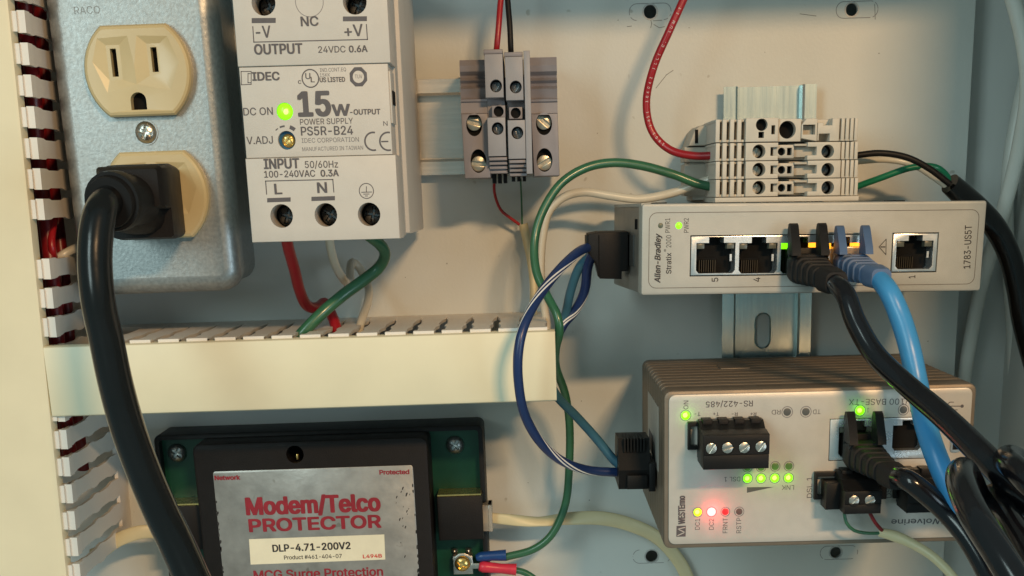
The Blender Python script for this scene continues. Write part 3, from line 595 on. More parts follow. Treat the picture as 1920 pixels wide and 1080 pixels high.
# ================================================================== BEIGE TERMINALS
HB = 56
def beige(lab, y0, y1, sockets, kind):
    d = Dev('terminal_block', lab, 'terminal block', (1476, (y0+y1)/2), HB, ang=-.95, group='beige terminal blocks stacked on the vertical rail'); ym = (y0+y1)/2; L = d.L
    X = lambda v: L(v, ym, HB)[0]; wa, wb_ = L(1476, y1, HB)[1]+.12, L(1476, y0, HB)[1]-.08; wm = (wa+wb_)/2; hw = wb_-wa
    MB().box(X(1342), X(1609), wa+.1, wb_-.1, 10, HB-8, .2).build('core', 'tbeige', d)
    for x in (1343, 1356, 1370, 1384): MB().box(X(x)-.2, X(x)+1.25, wa, wb_, 20, HB-(0.2 if x != 1384 else .8), .2).build('fin', 'tbeige', d)
    for x in (1581, 1589.5, 1598, 1606): MB().box(X(x)-.45, X(x)+.7, wa, wb_, 20, HB-1.2, .2).build('fin', 'tbeige', d)
    MB().box(X(1341), X(1397), wa, wa+.8, 20, HB-1.5, .15).build('cross_rib', 'tbeige', d); MB().box(X(1341), X(1397), wb_-.8, wb_, 20, HB-2.5, .15).build('cross_rib', 'tbeige', d); MB().box(X(1577), X(1611), wa, wa+.6, 20, HB-2, .15).build('cross_rib', 'tbeige', d)
    if kind == 'feed':
        ym_ = ym; l, r_ = L(1423, ym_, HB), L(1552, ym_, HB)
        MB().prism([(X(1398), wa), (X(1459), wa), (X(1459), wa+1.5), (X(1445), wa+1.5), (X(1445), wb_-1.5), (X(1459), wb_-1.5), (X(1459), wb_), (X(1398), wb_)], 20, HB, .25, [circ(*l, 2.25)]).build('left_face', 'tbeige', d)
        MB().prism([(X(1514), wa), (X(1576), wa), (X(1576), wb_), (X(1514), wb_), (X(1514), wb_-1.5), (X(1531), wb_-1.5), (X(1531), wa+1.5), (X(1514), wa+1.5)], 20, HB, .25, [circ(*r_, 2.2)]).build('right_face', 'tbeige', d)
        u, w = L(1467, ym+.5, HB-2); MB().prism([(u-3.2, w-1.6), (u-2.2, w-2.2), (u+4, w-2.2), (u+4, w+2.2), (u-2.2, w+2.2), (u-3.2, w+1.6)], HB-8, HB-2, .2, [circ(u-.3, w, 1.3, 18), rect(u+1.6, u+3.2, w-1.2, w+1.2)]).build('marker_socket', 'swcase', d)
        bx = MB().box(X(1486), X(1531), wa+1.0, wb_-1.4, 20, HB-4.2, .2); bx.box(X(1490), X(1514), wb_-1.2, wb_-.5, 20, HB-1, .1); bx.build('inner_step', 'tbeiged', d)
        dk = MB(); dk.disc(u-.3, w, 1.28, HB-7, HB-5); dk.box(u+1.65, u+3.15, w-1.15, w+1.15, HB-7, HB-5); dk.box(X(1446), X(1452), wm-1.4, wm+1.4, HB-7.6, HB-5.2)
        dk.disc(*l, 2.2, HB-7.7, HB-7); dk.disc(*r_, 2.15, HB-7.7, HB-7); dk.box(X(1456), X(1484), wb_-1.6, wb_-.4, HB-8, HB-6); dk.build('hollow', 'dark', d)
        slot_screw(d, l[0]-.2, l[1]-.3, 1.6, HB-6, 75, 'screw'); slot_screw(d, r_[0]-.3, r_[1], 1.6, HB-6.3, 60, 'sdark')
    else:
        c1 = L(1428, y0+12, HB); s1 = L(1427, y0+31, HB); c2 = L(1477.5, y0+21, HB)
        MB().prism(rect(X(1398), X(1459), wa, wb_+.3), 20, HB+.4, .25, [circ(*c1, 2.0), rect(s1[0]-.95, s1[0]+.95, s1[1]-1, s1[1]+1), rect(X(1446), X(1453), wm-1.3, wm+1.6)]).build('left_face', 'tbeige', d)
        MB().prism(rect(X(1460), X(1503), wa, wb_), 20, HB-1.2, .25, [circ(*c2, 2.9)]).build('middle_face', 'tbeige', d)
        MB().prism([(X(1503.5), wa+1), (X(1533), wa), (X(1533), wb_), (X(1512), wb_), (X(1503.5), wb_-2)], 20, HB-.6, .25, [rect(X(1506), X(1529), wm-1.5, wm+1.7)]).build('notched_face', 'tbeige', d)
        MB().prism([(X(1534), wa+.2), (X(1537), wa+.2), (X(1537), wa+2.4), (X(1557), wa+2.4), (X(1557), wa), (X(1575), wa), (X(1575), wb_), (X(1561), wb_), (X(1561), wb_-2.2), (X(1545), wb_-2.2), (X(1545), wb_-1.4), (X(1534), wb_-1.4)], 20, HB-1, .25).build('hooked_face', 'tbeige', d)
        dk = MB().disc(*c1, 1.98, HB-7, HB-3); dk.box(s1[0]-.9, s1[0]+.9, s1[1]-.95, s1[1]+.95, HB-7, HB-3); dk.disc(*c2, 2.85, HB-7, HB-6); dk.box(X(1446), X(1452), wm-1.2, wm+1.5, HB-7.6, HB-6); dk.build('hollow', 'dark', d)
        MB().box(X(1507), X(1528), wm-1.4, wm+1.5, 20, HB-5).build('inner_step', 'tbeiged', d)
    # lower foot reaching left behind the face
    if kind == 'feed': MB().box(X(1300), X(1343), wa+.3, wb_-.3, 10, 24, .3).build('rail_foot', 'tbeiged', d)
    return d
beige('beige end bracket block topmost of the stack on the vertical rail', 222, 266, None, 'end')
beige('beige terminal block holding the red wire, just under the topmost one', 266.5, 301, None, 'feed')
beige('beige terminal block, third from the top, below the red wire', 301, 335, None, 'feed')
beige('beige terminal block holding the green wires, lowest above the switch', 335, 368.5, None, 'feed')
d = Dev('end_plate', 'thin beige end plate lying between terminal stack and switch', 'end plate', (1476, 372), HB, ang=-.95); L = d.L
MB().box(L(1341, 372, HB)[0], L(1611, 372, HB)[0], L(1476, 378, HB)[1], L(1476, 369, HB)[1], 10, HB-.5, .2).build('plate_body', 'tbeige', d)
d = Dev('end_bracket', 'brown-grey bracket behind the left end of the beige terminal stack', 'rail bracket', (1320, 300), 26); L = d.L
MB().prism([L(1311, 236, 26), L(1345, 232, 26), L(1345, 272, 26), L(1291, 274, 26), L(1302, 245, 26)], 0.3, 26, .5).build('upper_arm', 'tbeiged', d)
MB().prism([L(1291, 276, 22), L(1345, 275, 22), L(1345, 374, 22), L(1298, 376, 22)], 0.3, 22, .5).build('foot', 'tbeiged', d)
MB().box(L(1303, 255, 26)[0], L(1309, 255, 26)[0], L(1306, 269, 26)[1], L(1306, 243, 26)[1], 26.01, 26.1).build('slot_hollow', 'dark', d)
# ================================================================== RJ45 SOCKET
def port(dev, parent, x0, x1, y0, y1, h, leds=('lensw', 'lensw'), notch='top', depth=9, frame=True):
    """a network socket: returns its opening polygon"""
    L = dev.L; a = L(x0, y1, h); b = L(x1, y0, h); u0, u1, w0, w1 = a[0], b[0], a[1], b[1]; W_ = u1-u0; n0, n1 = u0+W_*.32, u0+W_*.70; nh = (w1-w0)*.165
    return [(u0+.9, w0), (u1-.9, w0), (u1, w0+1), (u1, w1-nh), (n1, w1-nh), (n1, w1), (n0, w1), (n0, w1-nh), (u0, w1-nh), (u0, w0+1)]
def port_inside(dev, op, h, leds=('lensw', 'lensw'), deep=9):
    us = [p[0] for p in op]; ws = [p[1] for p in op]; u0, u1, w0, w1 = min(us), max(us), min(ws), max(ws); W_ = u1-u0; nh = (w1-w0)*.165
    MB().box(u0+.02, u1-.02, w0+.02, w1-.02, h-deep-.5, h-deep).build('socket_floor', 'dark', dev)
    MB().box(u0+.1, u0+W_*.58, w0+(w1-w0)*.30, w0+(w1-w0)*.42, h-deep, h-5.5, .1).build('contact_carrier', 'dark', dev)
    ct = MB()
    for k in range(8): x = u0+W_*.12+k*W_*.058; ct.box(x, x+.28, w0+.3, w0+(w1-w0)*.36, h-5.5, h-3.2)
    ct.build('contacts', 'contact', dev)
    for k, x in enumerate((u0+.3, u1-2.8)): MB().box(x, x+2.5, w1-nh-1.9, w1-nh-.1, h-3.5, h-.45, .2).build('indicator', leds[k], dev)
    MB().box(u1-1.5, u1-.8, w0+(w1-w0)*.33, w0+(w1-w0)*.52, h-2.2, h-1.6).build('shield_tab', 'jack', dev)
# ================================================================== NETWORK SWITCH
H = 85; d = Dev('network_switch', 'beige five-port network switch mounted on the vertical rail', 'network switch', (1520, 464), H, ang=-1.15, yaw=4.0, pitch=-.6); L = d.L
u0, u1 = (L(1203, 379, H)[0]+L(1203, 550, H)[0])/2, (L(1849, 379, H)[0]+L(1840, 546, H)[0])/2; wt, wb = L(1520, 379, H)[1], L(1520, 549.5, H)[1]
bl = (L(1294.5, 440, H)[0], L(1619, 440, H)[0], L(1450, 516.5, H)[1], L(1450, 439.5, H)[1])
b1 = (L(1671.5, 470, H)[0], L(1758.5, 470, H)[0], L(1715, 511, H)[1], L(1715, 436, H)[1])
MB().prism(rrect(u0, u1, wb, wt, .8, 3), 78, H, .7, [rect(*bl), rect(*b1)]).build('front_bezel', 'swcase', d)
MB().prism(rrect(u0+.25, u1-.25, wb+.3, wt-.3, .8, 3), 10, 77.2).build('case', 'swside', d)
MB().box(u0-.05, u0+1, wt-.9, wt+.1, 12, 84).build('folded_edge', 'swcase', d)
px_ = [(1304, 1381), (1385, 1462), (1465, 1540), (1543, 1616)]
ops = [port(d, None, a, b, 443.6, 513, H) for a, b in ((1304.5, 1379.5), (1384.5, 1458.5), (1462.5, 1536.5), (1541, 1615))]
gw = MB().prism(rect(bl[0]+.35, bl[1]-.35, bl[2]+.35, bl[3]-.35), 74, H+.15, .2, ops); gw.build('jack_shield', 'jack', d)
op1 = port(d, None, 1678, 1751, 440.4, 505, H); MB().prism(rect(b1[0]+.4, b1[1]-.4, b1[2]+.35, b1[3]-.35), 74, H+.15, .2, [op1]).build('jack_shield', 'jack', d)
for op, ld in zip(ops+[op1], (('lensw', 'lensw'), ('lensw', 'lensw'), ('ledg', 'ledo'), ('ledo', 'ledo'), ('lensw', 'lensw'))): port_inside(d, op, H, ld, 7.0)
K = MB()
rl = MB(); P_ = rrect(L(1217, 396, H)[0], L(1837, 396, H)[0], L(1520, 537, H)[1], L(1520, 395.5, H)[1], 2.6, 6); P2 = inset(ccw(P_), .22); P_ = ccw(P_); n = len(P_)
rl.add([(a, b, H+.05) for a, b in P_]+[(a, b, H+.05) for a, b in P2], [(i, (i+1) % n, n+(i+1) % n, n+i) for i in range(n)]); rl.build('label_outline', mat('seam_brown', (.14, .12, .10), .6), d)
T = lambda s_, a, b, c, **k: txt(K, d, s_, a, b, c, k.pop('h', H), **k)
T('Allen-Bradley', (1237.8, 530), (1238.5, 438), 10.5, bold=.03, italic=.25); T('Stratix', (1258.5, 513), (1258.5, 474), 9.5, bold=.02); T('®', (1250, 472), (1250, 467), 5); T('2000', (1258.5, 464), (1258.5, 441), 9.5)
T('PWR1', (1256.3, 436), (1256.3, 409), 9); T('PWR2', (1291.3, 436), (1291.3, 409), 9); T('1783-US5T', (1819, 503), (1822, 422), 12.5, bold=.01)
T('5', (1346.5, 528), (1346.5, 520.5), 12, bold=.01); T('4', (1425, 528), (1425, 520), 12, bold=.01); T('3', (1502, 527), (1502, 519.5), 12, bold=.01); T('1', (1716, 521), (1716, 516), 12, bold=.01)
line(K, d, [(1648, 463), (1661.5, 448.5), (1661, 477.5)], 1.3, H, True); line(K, d, [(1651.5, 463), (1653.5, 463)], 2, H); line(K, d, [(1655.5, 463), (1659, 463)], 2, H)
K.build('lettering', 'inkd', d)
u, w = L(1238.5, 423, H); MB().dome(u, w, .95, H-.1, .25).build('led', mat('unlit_olive_lens', (.10, .11, .07), .4), d)
u, w = L(1272.8, 423, H); MB().dome(u, w, 1.15, H-.1, .4).build('led', 'ledg', d, 60)
# vents and socket on the left side
sv = MB()
for k in range(2): sv.box(u0-.06, u0+.2, L(1203, 428, H)[1]-.5, L(1203, 411, H)[1], 68+k*3.5, 69.2+k*3.5)
sv.build('vent_slot', 'dark', d)
MB().box(u0-.3, u0+.5, L(1203, 503, H)[1], L(1203, 442, H)[1], 38, 66, .1).build('socket_surround', mat('dark_grey_socket', (.05, .047, .043), .5), d)
for x in (1243, 1692): MB().box(L(x-10, 378, H)[0], L(x+10, 378, H)[0], wt-.1, wt+.35, 70, 82).build('case_tab', 'dark', d)
# ================================================================== MODEM
H = 113; d = Dev('modem', 'brown ribbed modem with a silver faceplate of glowing lamps', 'modem', (1533, 880), H, ang=-.25); L = d.L
HF = H+.8
fu0, fu1 = (L(1258, 742, HF)[0]+L(1250, 1018, HF)[0])/2, (L(1819, 728, HF)[0]+L(1811, 1008, HF)[0])/2; fw1 = (L(1258, 739.5, HF)[1]+L(1819, 728, HF)[1])/2; fw0 = (L(1250, 1020, HF)[1]+L(1811, 1008, HF)[1])/2
bu0, bu1, bw0, bw1 = fu0-1.6, fu1+1.5, fw0-1.6, fw1+1.2
body = MB(); ph_ = 8.6; k = 0; h_ = 14
while h_ < H-9:
    a = h_; b = min(H, h_+ph_*.72); body.prism(rrect(bu0, bu1, bw0, bw1, 2.4, 5), a, b, .8); body.prism(rrect(bu0+.7, bu1-.7, bw0+.7, bw1-.7, 2.2, 5), b-1, min(H-.5, a+ph_)+.2); h_ += ph_
pb = (L(1556, 785, HF)[0], L(1741, 785, HF)[0], L(1650, 862, HF)[1], L(1650, 783, HF)[1]); body.prism(rrect(bu0, bu1, bw0, bw1, 2.4, 5), H-9, H, .9, [rect(*pb)])
body.build('ribbed_body', 'modem', d, 28)
MB().box(L(1350, 690, 50)[0], L(1405, 690, 50)[0], bw1-.3, bw1+.25, 40, 52, .2).build('top_latch', 'modem', d)
MB().prism(rrect(bu0+1, bu1-1, bw0+1, bw1-1, 2.2, 4), 8, 14).build('rear_frame', 'blackb', d)
pb = (L(1556, 785, HF)[0], L(1741, 785, HF)[0], L(1650, 862, HF)[1], L(1650, 783, HF)[1])
MB().prism(rrect(fu0, fu1, fw0, fw1, 2.2, 6), H, HF, .25, [rect(*pb)]).build('faceplate', 'face', d)
lb = MB().box(bu0-.12, bu0+.3, L(1250, 905, H)[1], L(1250, 780, H)[1], 45, 92); lb.build('side_label', mat('grey_side_sticker', (.42, .40, .36), .5), d)
bt = MB()
for k in range(12): bt.box(bu0-.2, bu0, L(1250, 905, H)[1]+2, L(1250, 905, H)[1]+9, 50+k*1.7, 50.8+k*1.7+random.random()*.4)
bt.build('side_barcode', 'ink', d)
def led(x, y, r, m, hgt=.5):
    u, w = L(x, y, HF); o = MB().dome(u, w, r, HF-.15, hgt, 20, 5).build('led', m, d, 60)
    if m in ('ledg', 'ledy'): MB().dome(u-.15, w+.1, r*.5, HF-.15+hgt*.86, hgt*.3, 14, 4).build('led_hot_spot', 'ledcore', o, 60)
    rr = MB(); ring(rr, u, w, r, r+.28, HF+.04, n=24); rr.build('led_ring', 'inkl', d); return o
led(1285.5, 779, 1.55, 'ledg'); led(1476, 772.5, 1.6, 'lens', .25); led(1511, 772, 1.6, 'lens', .25)
for x, y in ((1401.5, 897), (1427, 897), (1452.7, 896.5), (1478.5, 896)): led(x, y, 1.5, 'ledg')
for x, y in ((1401.5, 876), (1427, 876), (1453.5, 874.5), (1479.2, 874)): led(x, y, 1.45, 'lensg', .3)
led(1308, 960.5, 1.45, 'ledy'); led(1334, 959.7, 1.5, 'ledh', .8); led(1360, 959.5, 1.35, 'ledr', .3); led(1386, 959.3, 1.4, 'lensp', .25)
led(1612.4, 769.8, 1.6, 'ledg'); led(1694, 768.3, 1.55, 'lens', .25)
u, w = L(1334, 959.7, HF)
def glow(name, x, y, e, c, hh=2.2):
    l = bpy.data.lights.new(name, 'POINT'); l.energy = e; l.color = c; l.shadow_soft_size = .0012; o = bpy.data.objects.new(name, l); COL.objects.link(o); u, w = L(x, y, HF); p = d.R @ Vector((u, -(HF+hh), w)) + d.O; o.location = p*S
glow('red_led_light', 1334, 959.7, .0024, (1, .04, .05), 3.2); glow('green_led_light', 1612, 769, .0005, (.25, 1, .02)); glow('green_led_light', 1285.5, 779, .0003, (.25, 1, .02))
for x in (1401.5, 1427, 1452.7, 1478.5): glow('green_led_light', x, 897, .0002, (.25, 1, .02))
K = MB(); T = lambda s_, a, b, c, **k: txt(K, d, s_, a, b, c, k.pop('h', HF), **k)
T('ON', (1290.5, 767.5), (1290.8, 751), 9); T('RS-422/485', (1411.5, 751), (1323.6, 753), 10.5, bold=.01)
for s_, x in (('T-', 1313), ('T+', 1348), ('R-', 1383), ('R+', 1418)): T(s_, (x, 773), (x-11, 773.3), 6.5, bold=.01)
T('RD', (1463.6, 768.2), (1447, 768.6), 8.5); T('TD', (1538.5, 767.5), (1524.5, 768), 8.5); T('DSL 1', (1388, 893.8), (1358, 894.5), 8.5); T('LNK', (1489, 909.5), (1466, 910), 8.5)
K.add([(*L(a, b, HF), HF+.06) for a, b in ((1400.5, 913.5), (1400.5, 924), (1451, 913))], [(0, 1, 2)])
for s_, x, y1 in (('DC1', 1312, 972.5), ('DC2', 1338.2, 972.5), ('FRNT', 1364, 971), ('RSTP', 1389.5, 970.5)): T(s_, (x, 993 if len(s_) == 3 else 999.4), (x+.4, y1), 9)
T('WESTErmo', (1284, 982), (1284, 930), 12, bold=.045); K.add([(*L(a, b, HF), HF+.04) for a, b in ((1268.5, 986), (1286, 985.5), (1285.5, 1006), (1268, 1006.5))], [(0, 1, 2, 3)])
T('10/100 BASE-TX', (1722, 747), (1592, 748.5), 11); T('1', (1629, 765), (1626, 765), 8); T('2', (1712, 764), (1706.5, 764), 8); T('DSL 1', (1522.8, 933), (1522.8, 894), 10); T('DSL 2', (1671.5, 933), (1671.5, 894), 10)
T('Wolverine', (1768, 972), (1671.5, 974), 10.5, bold=.015)
line(K, d, [(1762, 761.5), (1803, 761.5)], 1.6, HF); line(K, d, [(1772, 761.5), (1781, 754), (1788, 754)], 1.3, HF); line(K, d, [(1778, 761.5), (1788, 768.5), (1795, 768.5)], 1.3, HF)
u, w = L(1804, 761.5, HF); K.disc(u, w, .55, HF, HF+.06, 10); u, w = L(1768, 755, HF); K.disc(u, w, .5, HF, HF+.06, 10)
K.build('lettering', 'ink', d)
K = MB(); line(K, d, [(1271, 1004), (1284, 998), (1271, 992), (1284, 989)], 1.6, HF+.03); K.build('emblem_lines', 'face', d)
o1 = port(d, None, 1571, 1642, 788, 856, HF); o2 = port(d, None, 1672, 1729, 787, 845, HF)
MB().prism(rect(pb[0]+.2, pb[1]-.2, pb[2]+.2, pb[3]-.2), 105, HF+.15, .2, [o1, o2]).build('jack_shield', 'jack', d)
port_inside(d, o1, HF, deep=7.5); MB().box(min(p[0] for p in o2), max(p[0] for p in o2), min(p[1] for p in o2), max(p[1] for p in o2), HF-5, HF-4.5).build('socket_floor', 'dark', d)
us = MB().prism(rrect(L(1783, 810, HF)[0], L(1803, 810, HF)[0], L(1790, 848, HF)[1], L(1790, 778, HF)[1], 1, 3), HF, HF+.5, .1, [rect(L(1787, 810, HF)[0], L(1799, 810, HF)[0], L(1790, 843, HF)[1], L(1790, 783, HF)[1])]); us.build('usb_socket', 'jack', d)
MB().box(L(1787, 810, HF)[0], L(1799, 810, HF)[0], L(1790, 843, HF)[1], L(1790, 783, HF)[1], HF, HF+.1).build('usb_hollow', 'dark', d)
Md = d
# ------------------------------------------------ pluggable screw connectors
def screw_plug(lab, x0, x1, ys, h0, h1, scr, r, flange=None, px=(1380, 840), ang=-.25):
    """ys = (top back, top front ledge, front face top, front face bottom) in photo pixels"""
    d = Dev('screw_connector', lab, 'connector', px, h0, ang=ang, group='black screw connectors plugged into the modem'); L = d.L; xm = (x0+x1)/2
    u0, u1 = L(x0, ys[3], h1)[0], L(x1, ys[3], h1)[0]; wbm = L(xm, ys[3], h1)[1]; wf = L(xm, ys[2], h1)[1]; wl = L(xm, ys[1], h0+(h1-h0)*.62)[1]; wk = L(xm, ys[0], h0+3)[1]
    n_ = len(scr); wbd = wbm+(wf-wbm)*.42
    hl = [circ(*L(a, b, h1), r+.12, 20) for a, b in scr]
    MB().prism(rect(u0, u1, wbd, wf), h0+2, h1, .25, hl).build('screw_face', 'black', d)
    MB().box(u0+.05, u1-.05, wbm, wbd-.02, h0+1, h1-.35, .25).build('wire_entry_face', 'black', d)
    MB().prof([(wf-.3, h0+1), (wf-.3, h1-2.2), (wf+.05, h1-2.2), (wl, h0+(h1-h0)*.66), (wl, h0+(h1-h0)*.5), (wk, h0+5), (wk, h0+.3), (wbm+1, h0+.3), (wbm+1, h0+2)], u0, u1, 'u').build('connector_body', 'black', d, 20)
    k_ = MB()
    for i in range(n_):
        a = u0+(u1-u0)*(i+.2)/n_; b = u0+(u1-u0)*(i+.8)/n_; MB().box(a, b, wl+.1, wk+.5, h0+.4, h0+7, .4).build('polarising_key', 'blackb', d)
    for (a, b) in scr: u, w = L(a, b, h1); slot_screw(d, u, w, r, h1-.25, random.uniform(10, 70), 'screw', slot=.17, depth=.4)
    if flange:
        a, b, c, e = flange; h_ = h0+2.5; MB().prism(rect(L(a, e, h_)[0], L(b, e, h_)[0], L(a, e, h_)[1], L(a, c, h_)[1]), h0, h_, .2, [rect(L(a+5, e, h_)[0], L(b-3, e, h_)[0], L(a, e-8, h_)[1], L(a, c+8, h_)[1])]).build('socket_rim', 'black', d)
    return d
screw_plug('four-screw black connector under the RS-422/485 lettering', 1319, 1442, (786, 806, 816, 880), 114.2, 134, [(1334, 841.5), (1364.5, 840.5), (1396, 840), (1427, 838)], 1.75, (1290, 1313, 792, 844))
dp = screw_plug('two-screw black connector at the DSL 1 socket', 1583, 1652, (880, 898, 921, 964), 114.2, 133, [(1602, 939.5), (1632, 938.5)], 1.7, (1527, 1578, 886, 937), (1600, 920))
L = dp.L; MB().dome(*L(1555, 921, 119), 1.6, 116, 2.2, 14).build('fixing_screw', 'black', dp); MB().box(L(1549, 930, 124)[0], L(1584, 930, 124)[0], L(1600, 955, 124)[1], L(1600, 905, 124)[1], 114.5, 124, .5).build('end_flange', 'black', dp); MB().box(L(1650, 930, 124)[0], L(1663, 930, 124)[0], L(1600, 938, 124)[1], L(1600, 905, 124)[1], 114.5, 124, .5).build('end_flange', 'black', dp)
dp = screw_plug('black two-way connector at the DSL 2 socket under the patch cable', 1700, 1760, (878, 897, 921, 962), 114.2, 130, [(1738, 944), (1754, 944)], 1.5, (1676, 1702, 884, 935), (1720, 920))
# power connectors on the sides
def side_plug(lab, px, h0, h1, x0, x1, y0, y1, lip, notch):
    d = Dev('power_connector', lab, 'connector', px, h1, ang=-.8, group='black power connectors'); L = d.L; xm = (x0+x1)/2
    u0, u1 = L(x0, y0, h1)[0], L(x1, y0, h1)[0]; w0, w1 = L(xm, y1, h1)[1], L(xm, y0, h1)[1]
    MB().prism([(u0+3.6, w1), (u0, w1-.6), (u0, w1-7), (u0+2.6, w1-10), (u0+4, w0+.3), (u1-2.2, w0), (u1-2.2, w0+2.6), (u1, w0+2.6), (u1, w1)], h0, h1, .5).build('connector_body', 'blackb', d)
    MB().box(u0+3.4, u0+3.8, w0+1, w1-1, h1, h1+.15).build('body_seam', 'dark', d)
    MB().box(u0-.6, u0+.4, w1-6.5, w1-1.2, h0+2, h1-2, .3).build('wire_entry', 'black', d)
    return d
side_plug('black power connector with blue wires on the left end of the switch', (1140, 478), 42, 62, 1103, 1178, 435, 524, 0, 0)
d = Dev('power_connector', 'black power connector with blue wires on the left end of the modem', 'connector', (1195, 870), 78, ang=-.5, group='black power connectors'); L = d.L
MB().prof([(L(1180, 850, 84)[1], 60), (L(1180, 828, 84)[1], 62), (L(1180, 825, 84)[1], 80), (L(1180, 880, 84)[1], 86), (L(1180, 917, 84)[1], 84), (L(1180, 917, 84)[1], 60)], L(1160, 870, 84)[0], L(1219, 870, 84)[0], 'u').build('connector_body', 'black', d, 20)
MB().box(L(1217, 870, 86)[0], L(1229, 870, 86)[0], L(1222, 921, 86)[1], L(1222, 868, 86)[1], 64, 87, .3).build('latch_lip', 'black', d)
MB().box(L(1176, 870, 86)[0], L(1214, 870, 86)[0], L(1222, 916, 86)[1], L(1222, 890, 86)[1], 84, 87, .3).build('front_step', 'black', d)
rb = MB()
for k in range(7): rb.box(L(1170+k*6, 835, 84)[0], L(1173+k*6, 835, 84)[0], L(1180, 848, 84)[1], L(1180, 824, 84)[1], 70, 83.6)
rb.build('vent_ribs', 'black', d)
# ================================================================== PATCH CABLES
def patch(name, lab, dev, cx, cy, h, boot, path, rad, jm, bm, tilt=(0, -3)):
    """plug in a socket centred at photo point (cx,cy); boot with two fins; cable path in photo points"""
    d = Dev(name, lab, 'network cable', (cx, cy), h, ang=-1, group='network patch cables'); L = d.L; u, w = L(cx, cy, h)
    MB().box(u-5.6, u+5.6, w-5, w+3, h-6, h+3, .3).build('plug', 'clear' if jm == 'cyan' else 'black', d)
    tx, tw = tilt; secs = []
    hts = [(2.5, 6.3, 5.4), (6, 6.6, 5.6)]
    for i in range(5):
        a = 7+i*3.6; s_ = 1-i*.075; hts += [(a, 6.5*s_, 5.7*s_), (a+2.4, 6.4*s_, 5.6*s_), (a+2.5, 5.5*s_, 4.9*s_), (a+3.4, 5.4*s_, 4.8*s_)]
    hts += [(25.6, 4.5, 4.6), (29.5, 4.0, 4.4), (30.8, 3.6, 4.0)]
    for hh, a, b in hts: t = hh/30; secs.append((u+tx*t*t, w-3+tw*(t*.35+t*t*.65), h+hh, a*boot, b*boot*.86))
    MB().loft(secs, .3, 5).build('boot', bm, d, 25)
    for s_ in (-1, 1):
        x = u+s_*4.9*boot; MB().prof([(w+3.5*boot, h+3), (w+9.3*boot, h+2.2), (w+11*boot, h+3.2), (w+11.4*boot, h+5), (w+10.6*boot, h+7), (w+3.5*boot, h+13), (w+1, h+14), (w+1, h+3)], x-1.45*boot, x+1.45*boot, 'u').build('latch_fin', bm, d, 40)
    P = [(u+tx*.86, w-3+tw*.84, h+27)]+[d.P(*p) for p in path]
    MB().sweep(P, rad, 22).build('cable_jacket', jm, d, 60)
    return d
patch('patch_cable', 'black network cable leaving the third port of the switch', None, 1507, 482, 86, .95, [(1585, 552, 123), (1606, 606, 128), (1641, 665, 134), (1700, 722, 144), (1770, 782, 158), (1840, 850, 172), (1905, 915, 184), (1980, 985, 196)], [3.0, 3.2]+[3.35]*3+[3.6, 3.9, 4.1, 4.3], 'patchk', 'bootk', (5.2, -3.6))
patch('patch_cable', 'light blue network cable leaving the second port of the switch', None, 1590, 480, 86, .86, [(1666, 546, 121), (1687, 592, 124), (1705, 650, 128), (1720, 720, 131), (1734, 790, 138), (1755, 855, 146), (1786, 925, 150), (1828, 1000, 153), (1884, 1100, 156)], [2.9, 3.2]+[3.4]*3+[3.5]*5, 'cyan', 'bootb', (4.6, -2.6))
patch('patch_cable', 'black network cable plugged into the first port of the modem', None, 1611, 828, 113.8, .92, [(1702, 900, 149), (1734, 924, 150), (1772, 958, 150), (1812, 1005, 154), (1850, 1070, 158), (1880, 1140, 160)], [2.9, 3.2, 3.3, 3.3, 3.4, 3.5, 3.5], 'patchk', 'bootk', (6.3, -4.0))
cable('cable_loop', 'thick black cable looping over the blue cable at the lower right corner', 'cable', [(1950, 1160, 252), (1912, 1100, 247), (1868, 1030, 240), (1824, 960, 230), (1802, 905, 214), (1804, 884, 196), (1820, 908, 182), (1846, 970, 178), (1884, 1040, 180), (1935, 1120, 184)], 4.0, 'patchk', 'thick black cables in the lower right corner', 24)
cable('cable_loop', 'thick black cable bending behind the others at the right edge', 'cable', [(2010, 985, 205), (1950, 925, 205), (1905, 880, 196), (1886, 862, 180), (1905, 862, 168), (1975, 910, 160)], 3.7, 'patchk', 'thick black cables in the lower right corner', 22)
cable('cable_loop', 'black cable entering the lower right corner below the other black ones', 'cable', [(1860, 930, 176), (1900, 990, 200), (1940, 1060, 215), (1985, 1140, 225)], 3.9, 'patchk', 'thick black cables in the lower right corner', 22)
